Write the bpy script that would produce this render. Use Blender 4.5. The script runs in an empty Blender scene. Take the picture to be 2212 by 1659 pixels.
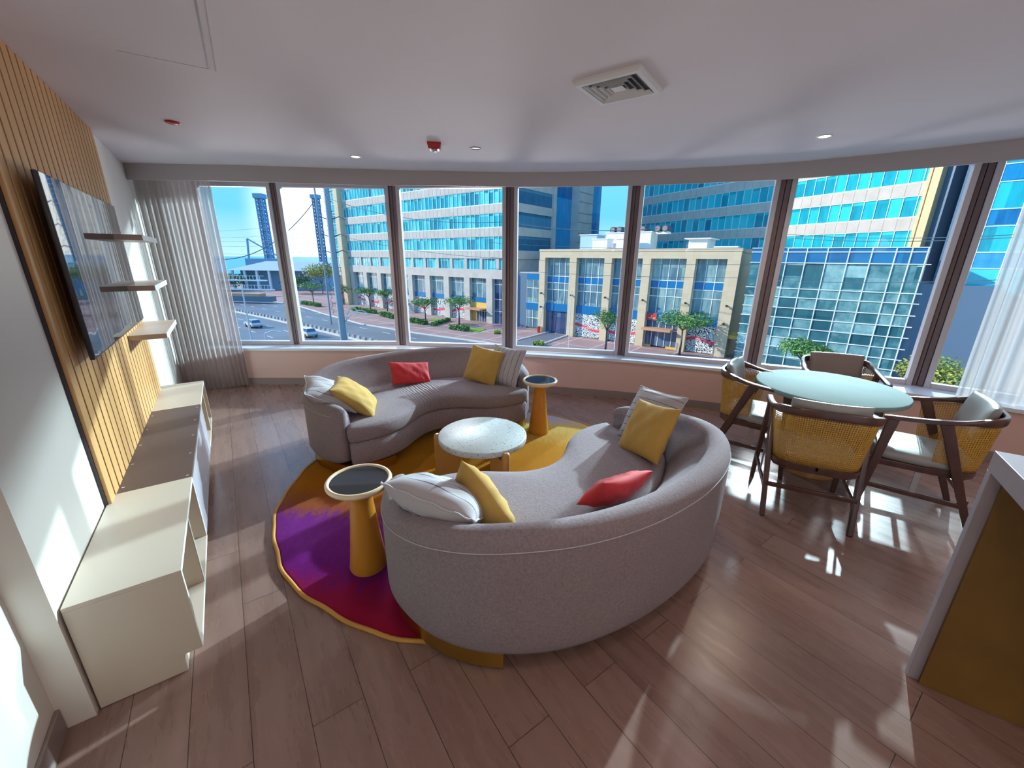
import bpy, bmesh, math, random
from mathutils import Vector, Matrix, Euler
R = math.radians
PI = math.pi
C = bpy.context.scene.collection
S = bpy.context.scene

# ------------------------------------------------------------------ camera, world, lights, exposure
CAM_H = 1.65
PITCH, ROLL, FPX = 0.304639, 0.0100015, 864.8
cam_d = bpy.data.cameras.new('camera'); cam = bpy.data.objects.new('camera', cam_d); C.objects.link(cam)
cam_d.sensor_width = 36.0; cam_d.lens = FPX / 2212 * 36.0; cam_d.clip_start = 0.05; cam_d.clip_end = 6000
cam.matrix_world = Matrix.Translation((0, 0, CAM_H)) @ Matrix.Rotation(PI/2 - PITCH, 4, 'X') @ Matrix.Rotation(ROLL, 4, 'Z')
S.camera = cam
S.view_settings.view_transform = 'Standard'; S.view_settings.look = 'None'
S.view_settings.exposure = 0.55; S.view_settings.gamma = 1.0; S.view_settings.use_curve_mapping = False
try:
    S.cycles.max_bounces = 10; S.cycles.diffuse_bounces = 5; S.cycles.glossy_bounces = 4
    S.cycles.transparent_max_bounces = 24; S.cycles.caustics_reflective = False; S.cycles.caustics_refractive = False
    S.cycles.sample_clamp_indirect = 6.0; S.cycles.use_denoising = True
except Exception: pass

def ray(x, y):
    X = (x-1106)/FPX; Y = -(y-829.5)/FPX
    c, s = math.cos(ROLL), math.sin(ROLL); X, Y = X*c-Y*s, X*s+Y*c
    c, s = math.cos(PITCH), math.sin(PITCH)
    return (X, c+Y*s, -s+Y*c)
def at(x, y, z):
    """the point of the photograph's pixel (x, y) that lies at height z (used to survey the place)"""
    d = ray(x, y); t = (z-CAM_H)/d[2]
    return Vector((d[0]*t, d[1]*t, z))

SUN = Vector((-0.985, 0.12, 0.46)).normalized()
world = bpy.data.worlds.new('sky'); S.world = world; world.use_nodes = True
wn, wl = world.node_tree.nodes, world.node_tree.links
wn.clear()
wo = wn.new('ShaderNodeOutputWorld'); bg = wn.new('ShaderNodeBackground'); wl.new(bg.outputs[0], wo.inputs[0])
tc = wn.new('ShaderNodeTexCoord'); sp = wn.new('ShaderNodeSeparateXYZ'); wl.new(tc.outputs['Generated'], sp.inputs[0])
cr = wn.new('ShaderNodeValToRGB'); wl.new(sp.outputs[2], cr.inputs[0])
e = cr.color_ramp.elements
e[0].position = 0.0; e[0].color = (0.34, 0.54, 0.62, 1)
e[1].position = 1.0; e[1].color = (0.14, 0.36, 0.76, 1)
for p, c in ((0.09, (0.11, 0.40, 0.56, 1)), (0.22, (0.13, 0.44, 0.72, 1)), (0.5, (0.18, 0.46, 0.86, 1))):
    k = e.new(p); k.color = c
dt = wn.new('ShaderNodeVectorMath'); dt.operation = 'DOT_PRODUCT'; wl.new(tc.outputs['Generated'], dt.inputs[0])
dt.inputs[1].default_value = Vector((-0.37, 0.925, 0.08)).normalized()
mr = wn.new('ShaderNodeMapRange'); wl.new(dt.outputs['Value'], mr.inputs[0])
mr.inputs[1].default_value = 0.982; mr.inputs[2].default_value = 1.0; mr.interpolation_type = 'SMOOTHSTEP'
mx = wn.new('ShaderNodeMix'); mx.data_type = 'RGBA'; wl.new(mr.outputs[0], mx.inputs[0]); wl.new(cr.outputs[0], mx.inputs[6])
mx.inputs[7].default_value = (0.98, 1.0, 0.98, 1)
wl.new(mx.outputs[2], bg.inputs[0]); bg.inputs[1].default_value = 1.35

sd = bpy.data.lights.new('sun', 'SUN'); sd.energy = 4.2; sd.angle = R(0.6); sd.color = (1.0, 0.90, 0.76)
so = bpy.data.objects.new('sun', sd); C.objects.link(so); so.rotation_euler = (-SUN).to_track_quat('-Z', 'Y').to_euler()

# sunlight thrown back by the glass of the tower opposite (the patches on the floor come from there)
def glint(name, pos, target, power, size, col, cone):
    d = bpy.data.lights.new(name, 'SPOT'); d.energy = power; d.shadow_soft_size = size; d.color = col
    d.spot_size = R(cone); d.spot_blend = 0.15
    o = bpy.data.objects.new(name, d); C.objects.link(o); o.location = pos
    o.rotation_euler = (Vector(target)-Vector(pos)).to_track_quat('-Z', 'Y').to_euler()
glint('sun_glint_from_tower', (47.0, 56.0, 27.0), (0.6, 3.0, 0.5), 270000, 0.45, (0.72, 0.95, 1.0), 14)
glint('sun_glint_from_tower', (39.5, 60.5, 24.0), (0.4, 2.8, 0.5), 120000, 1.6, (0.72, 0.95, 1.0), 14)

# soft spots added outside as fill, standing in for light off road and facades
for x_, y_, z_, tx, p_ in ((-34, 50, -9.6, -2.0, 15000), (-4, 44, -9.6, .0, 15000), (20, 34, -9.6, 1.6, 4500)):
    glint('fill_off_the_road', (x_, y_, z_), (tx, 4.2, 2.2), p_, 3.5, (1.0, 0.93, 0.92), 22)
for x_, y_, z_, p_ in ((-12, 62, 24, 62000), (33, 48, 22, 66000)):
    glint('fill_off_the_facades', (x_, y_, z_), (.3, 3.2, .8), p_, 11.0, (0.95, 0.96, 0.97), 16)
# recessed downlights: two in view, the others unseen and added as fill
def downlight_lamp(x, y, z, power, col=(1.0, 0.80, 0.62)):
    d = bpy.data.lights.new('downlight_bulb', 'SPOT'); d.energy = power; d.shadow_soft_size = 0.04; d.color = col
    d.spot_size = R(150); d.spot_blend = 0.9
    o = bpy.data.objects.new('downlight_bulb', d); C.objects.link(o); o.location = (x, y, z)

# ------------------------------------------------------------------ tagging
def tag(o, label=None, cat=None, group=None, kind=None):
    if label: o['label'] = label
    if cat: o['category'] = cat
    if group: o['group'] = group
    if kind: o['kind'] = kind
    return o
def empty(name, loc=(0, 0, 0), rz=0.0):
    o = bpy.data.objects.new(name, None); C.objects.link(o); o.location = loc; o.rotation_euler = (0, 0, rz)
    o.empty_display_size = 0.1
    return o
def struct(o): o['kind'] = 'structure'; return o
def kids(o): return [c for c in C.objects if c.parent == o]
def copy_tree(o, parent=None):
    c = o.copy(); C.objects.link(c)
    if parent: c.parent = parent
    for ch in kids(o): copy_tree(ch, c)
    return c

def cat_rom(P, n):
    P = [Vector(p) for p in P]; out = []
    for i in range(len(P)-1):
        a, b, c, d = P[max(i-1, 0)], P[i], P[i+1], P[min(i+2, len(P)-1)]
        for k in range(n):
            t = k/n; out.append(.5*((2*b)+(c-a)*t+(2*a-5*b+4*c-d)*t*t+(3*b-a-3*c+d)*t**3))
    out.append(P[-1]); return out
def resample(P, n):
    L = [0]
    for i in range(len(P)-1): L.append(L[-1]+(P[i+1]-P[i]).length)
    out = []; j = 0
    for k in range(n):
        s = L[-1]*k/(n-1)
        while j < len(P)-2 and L[j+1] < s: j += 1
        t = (s-L[j])/max(1e-9, L[j+1]-L[j]); out.append(P[j].lerp(P[j+1], min(1, t)))
    return out

# ------------------------------------------------------------------ mesh builder
class MB:
    def __init__(s): s.v = []; s.f = []; s.m = []; s.mi = 0
    def add(s, vs, fs):
        n = len(s.v); s.v += [tuple(v) for v in vs]; s.f += [tuple(n+i for i in f) for f in fs]; s.m += [s.mi]*len(fs)
    def box(s, c, d, rz=0.0, M=None):
        x, y, z = d[0]/2, d[1]/2, d[2]/2
        vs = [Vector((a*x, b*y, e_*z)) for a in (-1, 1) for b in (-1, 1) for e_ in (-1, 1)]
        if M: vs = [M @ v for v in vs]
        if rz: r = Matrix.Rotation(rz, 3, 'Z'); vs = [r @ v for v in vs]
        c = Vector(c); vs = [v+c for v in vs]
        s.add(vs, [(0, 1, 3, 2), (4, 6, 7, 5), (0, 4, 5, 1), (2, 3, 7, 6), (0, 2, 6, 4), (1, 5, 7, 3)])
    def bx(s, x0, x1, y0, y1, z0, z1): s.box(((x0+x1)/2, (y0+y1)/2, (z0+z1)/2), (abs(x1-x0), abs(y1-y0), abs(z1-z0)))
    def prism(s, poly, z0, z1):
        n = len(poly)
        a = sum(poly[i][0]*poly[(i+1) % n][1]-poly[(i+1) % n][0]*poly[i][1] for i in range(n))
        if a < 0: poly = poly[::-1]
        s.add([(p[0], p[1], z0) for p in poly]+[(p[0], p[1], z1) for p in poly],
              [tuple(range(n))[::-1], tuple(range(n, 2*n))]+[(i, (i+1) % n, n+(i+1) % n, n+i) for i in range(n)])
    def strip(s, A, B, z0, z1):
        """solid between two polylines A and B"""
        for i in range(len(A)-1): s.prism([A[i], A[i+1], B[i+1], B[i]], z0, z1)
    def band(s, A, B, z0, z1, n=90):
        """smooth curved band between two polylines"""
        a = resample(cat_rom([(*p, 0) for p in A], 8), n); b = resample(cat_rom([(*p, 0) for p in B], 8), n)
        s.loops([[(p.x, p.y, z0), (q.x, q.y, z0), (q.x, q.y, z1), (p.x, p.y, z1)] for p, q in zip(a, b)])
    def bar(s, p, q, w, h=None, up=(0, 0, 1), w2=None, h2=None):
        """beam of rectangular section from p to q"""
        p, q = Vector(p), Vector(q); h = h or w; d = (q-p).normalized(); up = Vector(up)
        if abs(d.dot(up)) > 0.99: up = Vector((0, 1, 0))
        a = d.cross(up).normalized(); b = a.cross(d); w2 = w2 or w; h2 = h2 or h; vs = []
        for c, ww, hh in ((p, w, h), (q, w2, h2)):
            for i, j in ((-1, -1), (1, -1), (1, 1), (-1, 1)): vs.append(c+a*i*ww/2+b*j*hh/2)
        s.add(vs, [(3, 2, 1, 0), (4, 5, 6, 7)]+[(i, (i+1) % 4, 4+(i+1) % 4, 4+i) for i in range(4)])
    def tube(s, pts, r, n=8, closed=False):
        pts = [Vector(p) for p in pts]; N = len(pts); rr = r if isinstance(r, (list, tuple)) else [r]*N
        a = None; vs = []
        for i, p in enumerate(pts):
            if closed: d = (pts[(i+1) % N]-pts[i-1]).normalized()
            else: d = (pts[min(i+1, N-1)]-pts[max(i-1, 0)]).normalized()
            if a is None:
                a = d.orthogonal().normalized()
            else:
                a = (a-d*a.dot(d)).normalized()
            b = d.cross(a)
            for k in range(n):
                t = 2*PI*k/n; vs.append(p+(a*math.cos(t)+b*math.sin(t))*rr[i])
        fs = []
        for i in range(N if closed else N-1):
            j = (i+1) % N
            for k in range(n): fs.append((i*n+k, i*n+(k+1) % n, j*n+(k+1) % n, j*n+k))
        if not closed: fs += [tuple(range(n))[::-1], tuple(range((N-1)*n, N*n))]
        s.add(vs, fs)
    def lathe(s, prof, n=40, c=(0, 0, 0), cap=True):
        vs = []; m = len(prof)
        for k in range(n):
            t = 2*PI*k/n
            for r, z in prof: vs.append((c[0]+r*math.cos(t), c[1]+r*math.sin(t), c[2]+z))
        fs = [(k*m+i, ((k+1) % n)*m+i, ((k+1) % n)*m+i+1, k*m+i+1) for k in range(n) for i in range(m-1)]
        if cap:
            fs.append(tuple(k*m for k in range(n))[::-1]); fs.append(tuple(k*m+m-1 for k in range(n)))
        s.add(vs, fs)
    def loops(s, L, cap0=True, cap1=True):
        """skin equal-length closed loops"""
        n = len(L[0]); vs = [p for l in L for p in l]
        fs = [(i*n+k, i*n+(k+1) % n, (i+1)*n+(k+1) % n, (i+1)*n+k) for i in range(len(L)-1) for k in range(n)]
        base = len(s.v)
        s.add(vs, fs)
        def fan(l, flip):
            c = sum((Vector(p) for p in l), Vector())/n
            s.add(list(l)+[c], [((k+1) % n, k, n) if flip else (k, (k+1) % n, n) for k in range(n)])
        if cap0: fan(L[0], True)
        if cap1: fan(L[-1], False)
    def build(s, name, mat, parent=None, smooth=False, bevel=0, seg=2, loc=None, rz=None, autos=None, weld=False):
        me = bpy.data.meshes.new(name); me.from_pydata([tuple(v) for v in s.v], [], s.f); 
        mats = mat if isinstance(mat, (list, tuple)) else [mat]
        for m in mats: me.materials.append(m)
        if len(mats) > 1: me.polygons.foreach_set('material_index', s.m)
        if weld:
            bm = bmesh.new(); bm.from_mesh(me); bmesh.ops.remove_doubles(bm, verts=bm.verts, dist=1e-5)
            bmesh.ops.recalc_face_normals(bm, faces=bm.faces); bm.to_mesh(me); bm.free()
        me.update()
        o = bpy.data.objects.new(name, me); C.objects.link(o)
        if smooth: me.polygons.foreach_set('use_smooth', [True]*len(me.polygons))
        if bevel:
            b = o.modifiers.new('bevel', 'BEVEL'); b.width = bevel; b.segments = seg; b.limit_method = 'ANGLE'; b.angle_limit = R(40)
            me.polygons.foreach_set('use_smooth', [True]*len(me.polygons)); 
            w = o.modifiers.new('wn', 'WEIGHTED_NORMAL'); w.keep_sharp = True
        if autos:
            bm = bmesh.new(); bm.from_mesh(me)
            for e_ in bm.edges:
                if len(e_.link_faces) == 2 and e_.calc_face_angle(0) > R(autos): e_.smooth = False
            bm.to_mesh(me); bm.free(); me.polygons.foreach_set('use_smooth', [True]*len(me.polygons))
        if parent: o.parent = parent
        if loc: o.location = loc
        if rz is not None: o.rotation_euler = (0, 0, rz)
        return o

# ------------------------------------------------------------------ materials
def mat0(name):
    m = bpy.data.materials.new(name); m.use_nodes = True; nt = m.node_tree
    return m, nt, nt.nodes['Principled BSDF'], nt.nodes['Material Output']
def N(nt, t, **kw):
    n = nt.nodes.new(t)
    for k, v in kw.items(): setattr(n, k, v)
    return n
def coords(nt, scale=(1, 1, 1), rot=(0, 0, 0), kind='Object'):
    t = N(nt, 'ShaderNodeTexCoord'); m = N(nt, 'ShaderNodeMapping'); nt.links.new(t.outputs[kind], m.inputs[0])
    m.inputs['Scale'].default_value = scale; m.inputs['Rotation'].default_value = rot
    return m.outputs[0]
def mixc(nt, fac, a, b, blend='MIX'):
    m = N(nt, 'ShaderNodeMix', data_type='RGBA', blend_type=blend)
    for sock, v in ((m.inputs[0], fac), (m.inputs[6], a), (m.inputs[7], b)):
        if hasattr(v, 'links') or isinstance(v, bpy.types.NodeSocket): nt.links.new(v, sock)
        elif isinstance(v, (int, float)): sock.default_value = v
        else: sock.default_value = (*v[:3], 1)
    return m.outputs[2]
def math_(nt, op, a, b=None, c=None):
    m = N(nt, 'ShaderNodeMath', operation=op)
    for i, v in enumerate((a, b, c)):
        if v is None: continue
        if isinstance(v, (int, float)): m.inputs[i].default_value = v
        else: nt.links.new(v, m.inputs[i])
    return m.outputs[0]
def ramp(nt, fac, stops, interp='LINEAR'):
    r = N(nt, 'ShaderNodeValToRGB'); nt.links.new(fac, r.inputs[0]); el = r.color_ramp.elements; r.color_ramp.interpolation = interp
    while len(el) < len(stops): el.new(0.5)
    for e_, (p, c) in zip(el, stops): e_.position = p; e_.color = (*c, 1) if len(c) == 3 else c
    return r.outputs[0]
def noise(nt, vec, scale, detail=3, rough=0.5, out='Fac'):
    n = N(nt, 'ShaderNodeTexNoise'); nt.links.new(vec, n.inputs['Vector']); n.inputs['Scale'].default_value = scale
    n.inputs['Detail'].default_value = detail; n.inputs['Roughness'].default_value = rough
    return n.outputs[out]
def bump(nt, bsdf, h, strength=0.3, dist=0.01):
    b = N(nt, 'ShaderNodeBump'); b.inputs['Strength'].default_value = strength; b.inputs['Distance'].default_value = dist
    nt.links.new(h, b.inputs['Height']); nt.links.new(b.outputs[0], bsdf.inputs['Normal']); return b
def pm(name, col, rough=0.5, metal=0.0, var=0.0, vscale=4.0, bscale=0, bstr=0.2, bdist=0.002, spec=0.5, coat=0.0, sheen=0.0, stretch=(1, 1, 1), emit=None):
    m, nt, b, out = mat0(name)
    b.inputs['Roughness'].default_value = rough; b.inputs['Metallic'].default_value = metal
    b.inputs['Specular IOR Level'].default_value = spec; b.inputs['Coat Weight'].default_value = coat; b.inputs['Coat Roughness'].default_value = 0.08
    b.inputs['Sheen Weight'].default_value = sheen
    v = coords(nt, stretch)
    if var:
        f = noise(nt, v, vscale, 4)
        nt.links.new(mixc(nt, ramp(nt, f, [(0.3, (0, 0, 0)), (0.7, (1, 1, 1))]), [c*(1-var) for c in col], [min(1, c*(1+var)) for c in col]), b.inputs['Base Color'])
    else: b.inputs['Base Color'].default_value = (*col, 1)
    if bscale: bump(nt, b, noise(nt, v, bscale, 4), bstr, bdist)
    if emit:
        b.inputs['Emission Color'].default_value = (*emit[0], 1); b.inputs['Emission Strength'].default_value = emit[1]
    return m
M = {}
M['wall'] = pm('wall_paint', (0.70, 0.655, 0.60), 0.6, var=0.03, vscale=1.2, bscale=60, bstr=0.05)
M['wall_low'] = pm('low_wall_paint', (0.68, 0.46, 0.41), 0.6, var=0.03, vscale=1.5)
M['ceil'] = pm('ceiling_paint', (0.70, 0.65, 0.685), 0.75, var=0.02, vscale=0.7, bscale=90, bstr=0.04)
M['pelmet'] = pm('pelmet_paint', (0.42, 0.38, 0.39), 0.5)
M['base'] = pm('baseboard_paint', (0.27, 0.21, 0.20), 0.45, var=0.04)
M['sill'] = pm('sill_stone', (0.72, 0.74, 0.80), 0.22, var=0.05, vscale=6)
M['frame'] = pm('window_frame_aluminium', (0.52, 0.49, 0.52), 0.4, 0.1)
M['mullion'] = pm('mullion_dark_bronze', (0.17, 0.12, 0.13), 0.4, 0.2)
M['gasket'] = pm('gasket_black', (0.03, 0.02, 0.03), 0.5)
M['white'] = pm('white_satin', (0.75, 0.74, 0.74), 0.35)
M['cabinet'] = pm('cabinet_beige', (0.56, 0.475, 0.39), 0.42, var=0.02, vscale=2)
M['cabtop'] = pm('cabinet_top_mauve', (0.095, 0.055, 0.048), 0.5, var=0.04, vscale=3)
M['door'] = pm('cabinet_door_grey', (0.34, 0.33, 0.38), 0.35)
M['cabedge'] = pm('cabinet_edge_lit', (0.72, 0.74, 0.70), 0.4)
M['shelf'] = pm('shelf_beige', (0.50, 0.38, 0.32), 0.4)
M['shelflit'] = pm('shelf_lit_edge', (0.8, 0.84, 0.82), 0.4)
M['black'] = pm('black_plastic', (0.012, 0.010, 0.014), 0.35)
M['red'] = pm('red_plastic', (0.42, 0.02, 0.02), 0.3)
M['brass'] = pm('brushed_brass', (0.62, 0.42, 0.10), 0.28, 1.0)
M['steel'] = pm('steel', (0.55, 0.55, 0.55), 0.3, 0.9)
M['ochre'] = pm('ochre_lacquer', (0.54, 0.225, 0.025), 0.32, var=0.03)
M['tanwood'] = pm('tan_lacquered_wood', (0.50, 0.26, 0.07), 0.38, var=0.05, vscale=3, stretch=(6, 6, 1))
M['cream'] = pm('cream_lacquer', (0.78, 0.62, 0.42), 0.25)
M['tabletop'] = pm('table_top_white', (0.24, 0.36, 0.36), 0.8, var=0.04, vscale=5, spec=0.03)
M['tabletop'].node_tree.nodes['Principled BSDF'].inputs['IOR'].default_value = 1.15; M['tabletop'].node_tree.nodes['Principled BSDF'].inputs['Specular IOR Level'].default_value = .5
M['walnut'] = pm('dark_walnut', (0.085, 0.036, 0.026), 0.28, var=0.25, vscale=5, stretch=(3, 3, 1), coat=0.2)
M['leather'] = pm('grey_leather', (0.30, 0.30, 0.29), 0.33, bscale=220, bstr=0.15, var=0.03)
M['leather_back'] = pm('taupe_leather', (0.20, 0.145, 0.13), 0.38, bscale=220, bstr=0.12)
M['yellow'] = pm('mustard_fabric', (0.50, 0.31, 0.07), 0.85, bscale=260, bstr=0.5, sheen=0.05, var=0.06, vscale=8)
M['redfab'] = pm('red_velvet', (0.60, 0.025, 0.035), 0.75, bscale=200, bstr=0.2, sheen=0.1, var=0.08)
M['deskwhite'] = pm('desk_white', (0.36, 0.33, 0.37), 0.3)
M['deskbrown'] = pm('desk_brown_laminate', (0.19, 0.105, 0.022), 0.5, var=0.12, vscale=6, bscale=30, bstr=0.1)
M['lamp'] = pm('lamp_glow', (1, 0.9, 0.75), 0.5, emit=((1.0, 0.80, 0.60), 9))
M['hem'] = pm('pillow_seam', (0.50, 0.50, 0.53), 0.8)

# slatted oak
m, nt, b, out = mat0('oak_slat'); v = coords(nt, (14, 14, 1.2)); f = noise(nt, v, 3.0, 5, 0.6)
nt.links.new(mixc(nt, f, (0.42, 0.215, 0.075), (0.68, 0.39, 0.15)), b.inputs['Base Color']); b.inputs['Roughness'].default_value = 0.5; M['oak'] = m

# floor planks (run parallel to the TV wall)
m, nt, b, out = mat0('oak_floor')
PL = R(125.1)
v = coords(nt, (1, 1, 1), (0, 0, -PL))
br = N(nt, 'ShaderNodeTexBrick'); nt.links.new(v, br.inputs['Vector']); br.offset = 0.37; br.offset_frequency = 2
br.inputs['Scale'].default_value = 1.0; br.inputs['Brick Width'].default_value = 1.25; br.inputs['Row Height'].default_value = 0.185
br.inputs['Mortar Size'].default_value = 0.0014; br.inputs['Mortar Smooth'].default_value = 0.1; br.inputs['Bias'].default_value = 0.0
br.inputs['Color1'].default_value = (0.0, 0, 0, 1); br.inputs['Color2'].default_value = (1, 1, 1, 1); br.inputs['Mortar'].default_value = (0.5, 0.5, 0.5, 1)
plank = N(nt, 'ShaderNodeSeparateColor'); nt.links.new(br.outputs[0], plank.inputs[0])
gm = N(nt, 'ShaderNodeMapping'); nt.links.new(v, gm.inputs[0]); gm.inputs['Scale'].default_value = (0.8, 5, 1)
off = N(nt, 'ShaderNodeCombineXYZ'); nt.links.new(math_(nt, 'MULTIPLY', plank.outputs[0], 37.0), off.inputs[0]); nt.links.new(off.outputs[0], gm.inputs['Location'])
g1 = noise(nt, gm.outputs[0], 2.6, 8, 0.62)
wv = N(nt, 'ShaderNodeTexWave'); nt.links.new(gm.outputs[0], wv.inputs['Vector']); wv.bands_direction = 'Y'; wv.inputs['Scale'].default_value = 0.8
wv.inputs['Distortion'].default_value = 4; wv.inputs['Detail'].default_value = 3; wv.inputs['Detail Scale'].default_value = 0.8
c1 = mixc(nt, plank.outputs[0], (0.170, 0.088, 0.068), (0.265, 0.155, 0.124))
c2 = mixc(nt, ramp(nt, g1, [(0.15, (0, 0, 0)), (0.9, (1, 1, 1))]), c1, (0.315, 0.20, 0.165))
c3 = mixc(nt, math_(nt, 'MULTIPLY', wv.outputs['Fac'], 0.08), c2, (0.10, 0.055, 0.045))
c4 = mixc(nt, br.outputs['Fac'], c3, (0.045, 0.025, 0.02))
nt.links.new(c4, b.inputs['Base Color']); b.inputs['Roughness'].default_value = 0.26; b.inputs['Specular IOR Level'].default_value = 0.55
rr = math_(nt, 'MULTIPLY_ADD', g1, 0.22, 0.17); nt.links.new(rr, b.inputs['Roughness'])
bump(nt, b, math_(nt, 'SUBTRACT', g1, math_(nt, 'MULTIPLY', br.outputs['Fac'], 1.5)), 0.12, 0.003); M['floor'] = m

# rug: crimson - purple - ochre - pale bands, brushed into each other
m, nt, b, out = mat0('rug_pile'); v = coords(nt)
s1 = N(nt, 'ShaderNodeSeparateXYZ'); nt.links.new(v, s1.inputs[0])
nn = noise(nt, coords(nt, (9, 3, 3)), 4.0, 6, 0.75); n2 = noise(nt, v, 1.3, 3)
t = math_(nt, 'ADD', math_(nt, 'MULTIPLY_ADD', s1.outputs[1], 1/2.9, 0.5), math_(nt, 'MULTIPLY_ADD', nn, 0.16, -0.08))
t = math_(nt, 'ADD', t, math_(nt, 'MULTIPLY', s1.outputs[0], 0.035)); t = math_(nt, 'ADD', t, math_(nt, 'MULTIPLY_ADD', n2, 0.05, -0.025))
c = ramp(nt, t, [(0.0, (0.30, 0.006, 0.03)), (0.07, (0.28, 0.008, 0.06)), (0.13, (0.15, 0.010, 0.17)), (0.265, (0.21, 0.03, 0.26)), (0.305, (0.32, 0.09, 0.04)),
                 (0.39, (0.42, 0.14, 0.005)), (0.70, (0.47, 0.21, 0.015)), (0.86, (0.66, 0.46, 0.13)), (0.93, (0.50, 0.42, 0.48)), (1.0, (0.48, 0.44, 0.52))])
nt.links.new(c, b.inputs['Base Color']); b.inputs['Roughness'].default_value = 0.95; b.inputs['Specular IOR Level'].default_value = 0.1
bump(nt, b, noise(nt, v, 160, 4, 0.7), 0.7, 0.006); M['rug'] = m
M['rugedge'] = pm('rug_binding', (0.52, 0.26, 0.05), 0.8, bscale=150, bstr=0.5)

# boucle upholstery
m, nt, b, out = mat0('sofa_fabric'); v = coords(nt)
f1 = ramp(nt, noise(nt, v, 85, 5, 0.75), [(.15, (0, 0, 0)), (.85, (1, 1, 1))]); f2 = noise(nt, v, 6, 3)
nt.links.new(mixc(nt, f2, mixc(nt, f1, (0.15, 0.11, 0.125), (0.34, 0.285, 0.305)), mixc(nt, f1, (0.165, 0.12, 0.13), (0.37, 0.31, 0.33))), b.inputs['Base Color'])
b.inputs['Roughness'].default_value = 0.9; b.inputs['Sheen Weight'].default_value = 0.12; b.inputs['Sheen Tint'].default_value = (0.85, 0.9, 1, 1)
bump(nt, b, f1, 0.55, 0.004); M['sofa'] = m
# the same cloth where it is gathered into folds at the middle of the seat
m2 = m.copy(); nt = m2.node_tree; b = nt.nodes['Principled BSDF']; v = coords(nt); s1 = N(nt, 'ShaderNodeSeparateXYZ'); nt.links.new(v, s1.inputs[0])
wv = N(nt, 'ShaderNodeTexWave'); wm = N(nt, 'ShaderNodeMapping'); wm.inputs['Scale'].default_value = (1, .18, .18); wm.inputs['Rotation'].default_value = (0, 0, .12); nt.links.new(v, wm.inputs[0]); nt.links.new(wm.outputs[0], wv.inputs['Vector'])
wv.inputs['Scale'].default_value = 11; wv.inputs['Distortion'].default_value = 6; wv.inputs['Detail'].default_value = 2; wv.inputs['Detail Scale'].default_value = 1.5
env = math_(nt, 'POWER', 2.718, math_(nt, 'MULTIPLY', math_(nt, 'POWER', math_(nt, 'ABSOLUTE', math_(nt, 'DIVIDE', s1.outputs[0], .17)), 2.0), -1.0))
h_ = math_(nt, 'MULTIPLY', wv.outputs['Fac'], env); bp = N(nt, 'ShaderNodeBump'); bp.inputs['Strength'].default_value = 1.0; bp.inputs['Distance'].default_value = .007
nt.links.new(h_, bp.inputs['Height']); old = b.inputs['Normal'].links[0].from_socket; nt.links.new(old, bp.inputs['Normal']); nt.links.new(bp.outputs[0], b.inputs['Normal']); M['sofafold'] = m2

# striped cushion
m, nt, b, out = mat0('striped_fabric'); v = coords(nt); s1 = N(nt, 'ShaderNodeSeparateXYZ'); nt.links.new(v, s1.inputs[0])
w = math_(nt, 'PINGPONG', math_(nt, 'ADD', s1.outputs[0], 0.003), 0.0265)
st = math_(nt, 'LESS_THAN', w, 0.0020)
nt.links.new(mixc(nt, st, (0.44, 0.42, 0.445), (0.085, 0.085, 0.15)), b.inputs['Base Color']); b.inputs['Roughness'].default_value = 0.85
bump(nt, b, noise(nt, v, 240, 3), 0.25, 0.002); M['stripe'] = m

# terrazzo
m, nt, b, out = mat0('terrazzo'); v = coords(nt)
vo = N(nt, 'ShaderNodeTexVoronoi'); nt.links.new(v, vo.inputs['Vector']); vo.inputs['Scale'].default_value = 62
sc = N(nt, 'ShaderNodeSeparateColor'); nt.links.new(vo.outputs['Color'], sc.inputs[0])
chip = math_(nt, 'MULTIPLY', math_(nt, 'LESS_THAN', vo.outputs['Distance'], 0.33), math_(nt, 'GREATER_THAN', sc.outputs[0], 0.55))
cc = ramp(nt, sc.outputs[1], [(0.0, (0.20, 0.17, 0.17)), (0.5, (0.38, 0.33, 0.31)), (1.0, (0.80, 0.80, 0.78))])
nt.links.new(mixc(nt, chip, (0.50, 0.55, 0.56), cc), b.inputs['Base Color']); b.inputs['Roughness'].default_value = 0.4; b.inputs['Specular IOR Level'].default_value = 0.3; M['terrazzo'] = m

# cane webbing: real holes cut by the weave
m, nt, b, out = mat0('cane_webbing')
t = N(nt, 'ShaderNodeUVMap'); mp = N(nt, 'ShaderNodeMapping'); nt.links.new(t.outputs[0], mp.inputs[0])
s1 = N(nt, 'ShaderNodeSeparateXYZ'); nt.links.new(mp.outputs[0], s1.inputs[0])
P_ = 0.0066
a = math_(nt, 'PINGPONG', s1.outputs[0], P_/1.0); c_ = math_(nt, 'PINGPONG', s1.outputs[1], P_/1.0)
hole = math_(nt, 'MULTIPLY', math_(nt, 'GREATER_THAN', a, P_*0.44), math_(nt, 'GREATER_THAN', c_, P_*0.44))
tr = N(nt, 'ShaderNodeBsdfTransparent'); ms = N(nt, 'ShaderNodeMixShader'); nt.links.new(hole, ms.inputs[0]); nt.links.new(b.outputs[0], ms.inputs[1]); nt.links.new(tr.outputs[0], ms.inputs[2]); nt.links.new(ms.outputs[0], out.inputs[0])
nt.links.new(mixc(nt, noise(nt, coords(nt), 60, 3), (0.42, 0.20, 0.015), (0.66, 0.38, 0.06)), b.inputs['Base Color']); b.inputs['Roughness'].default_value = 0.45
bump(nt, b, math_(nt, 'MAXIMUM', a, c_), 0.6, 0.004); M['cane'] = m

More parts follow.
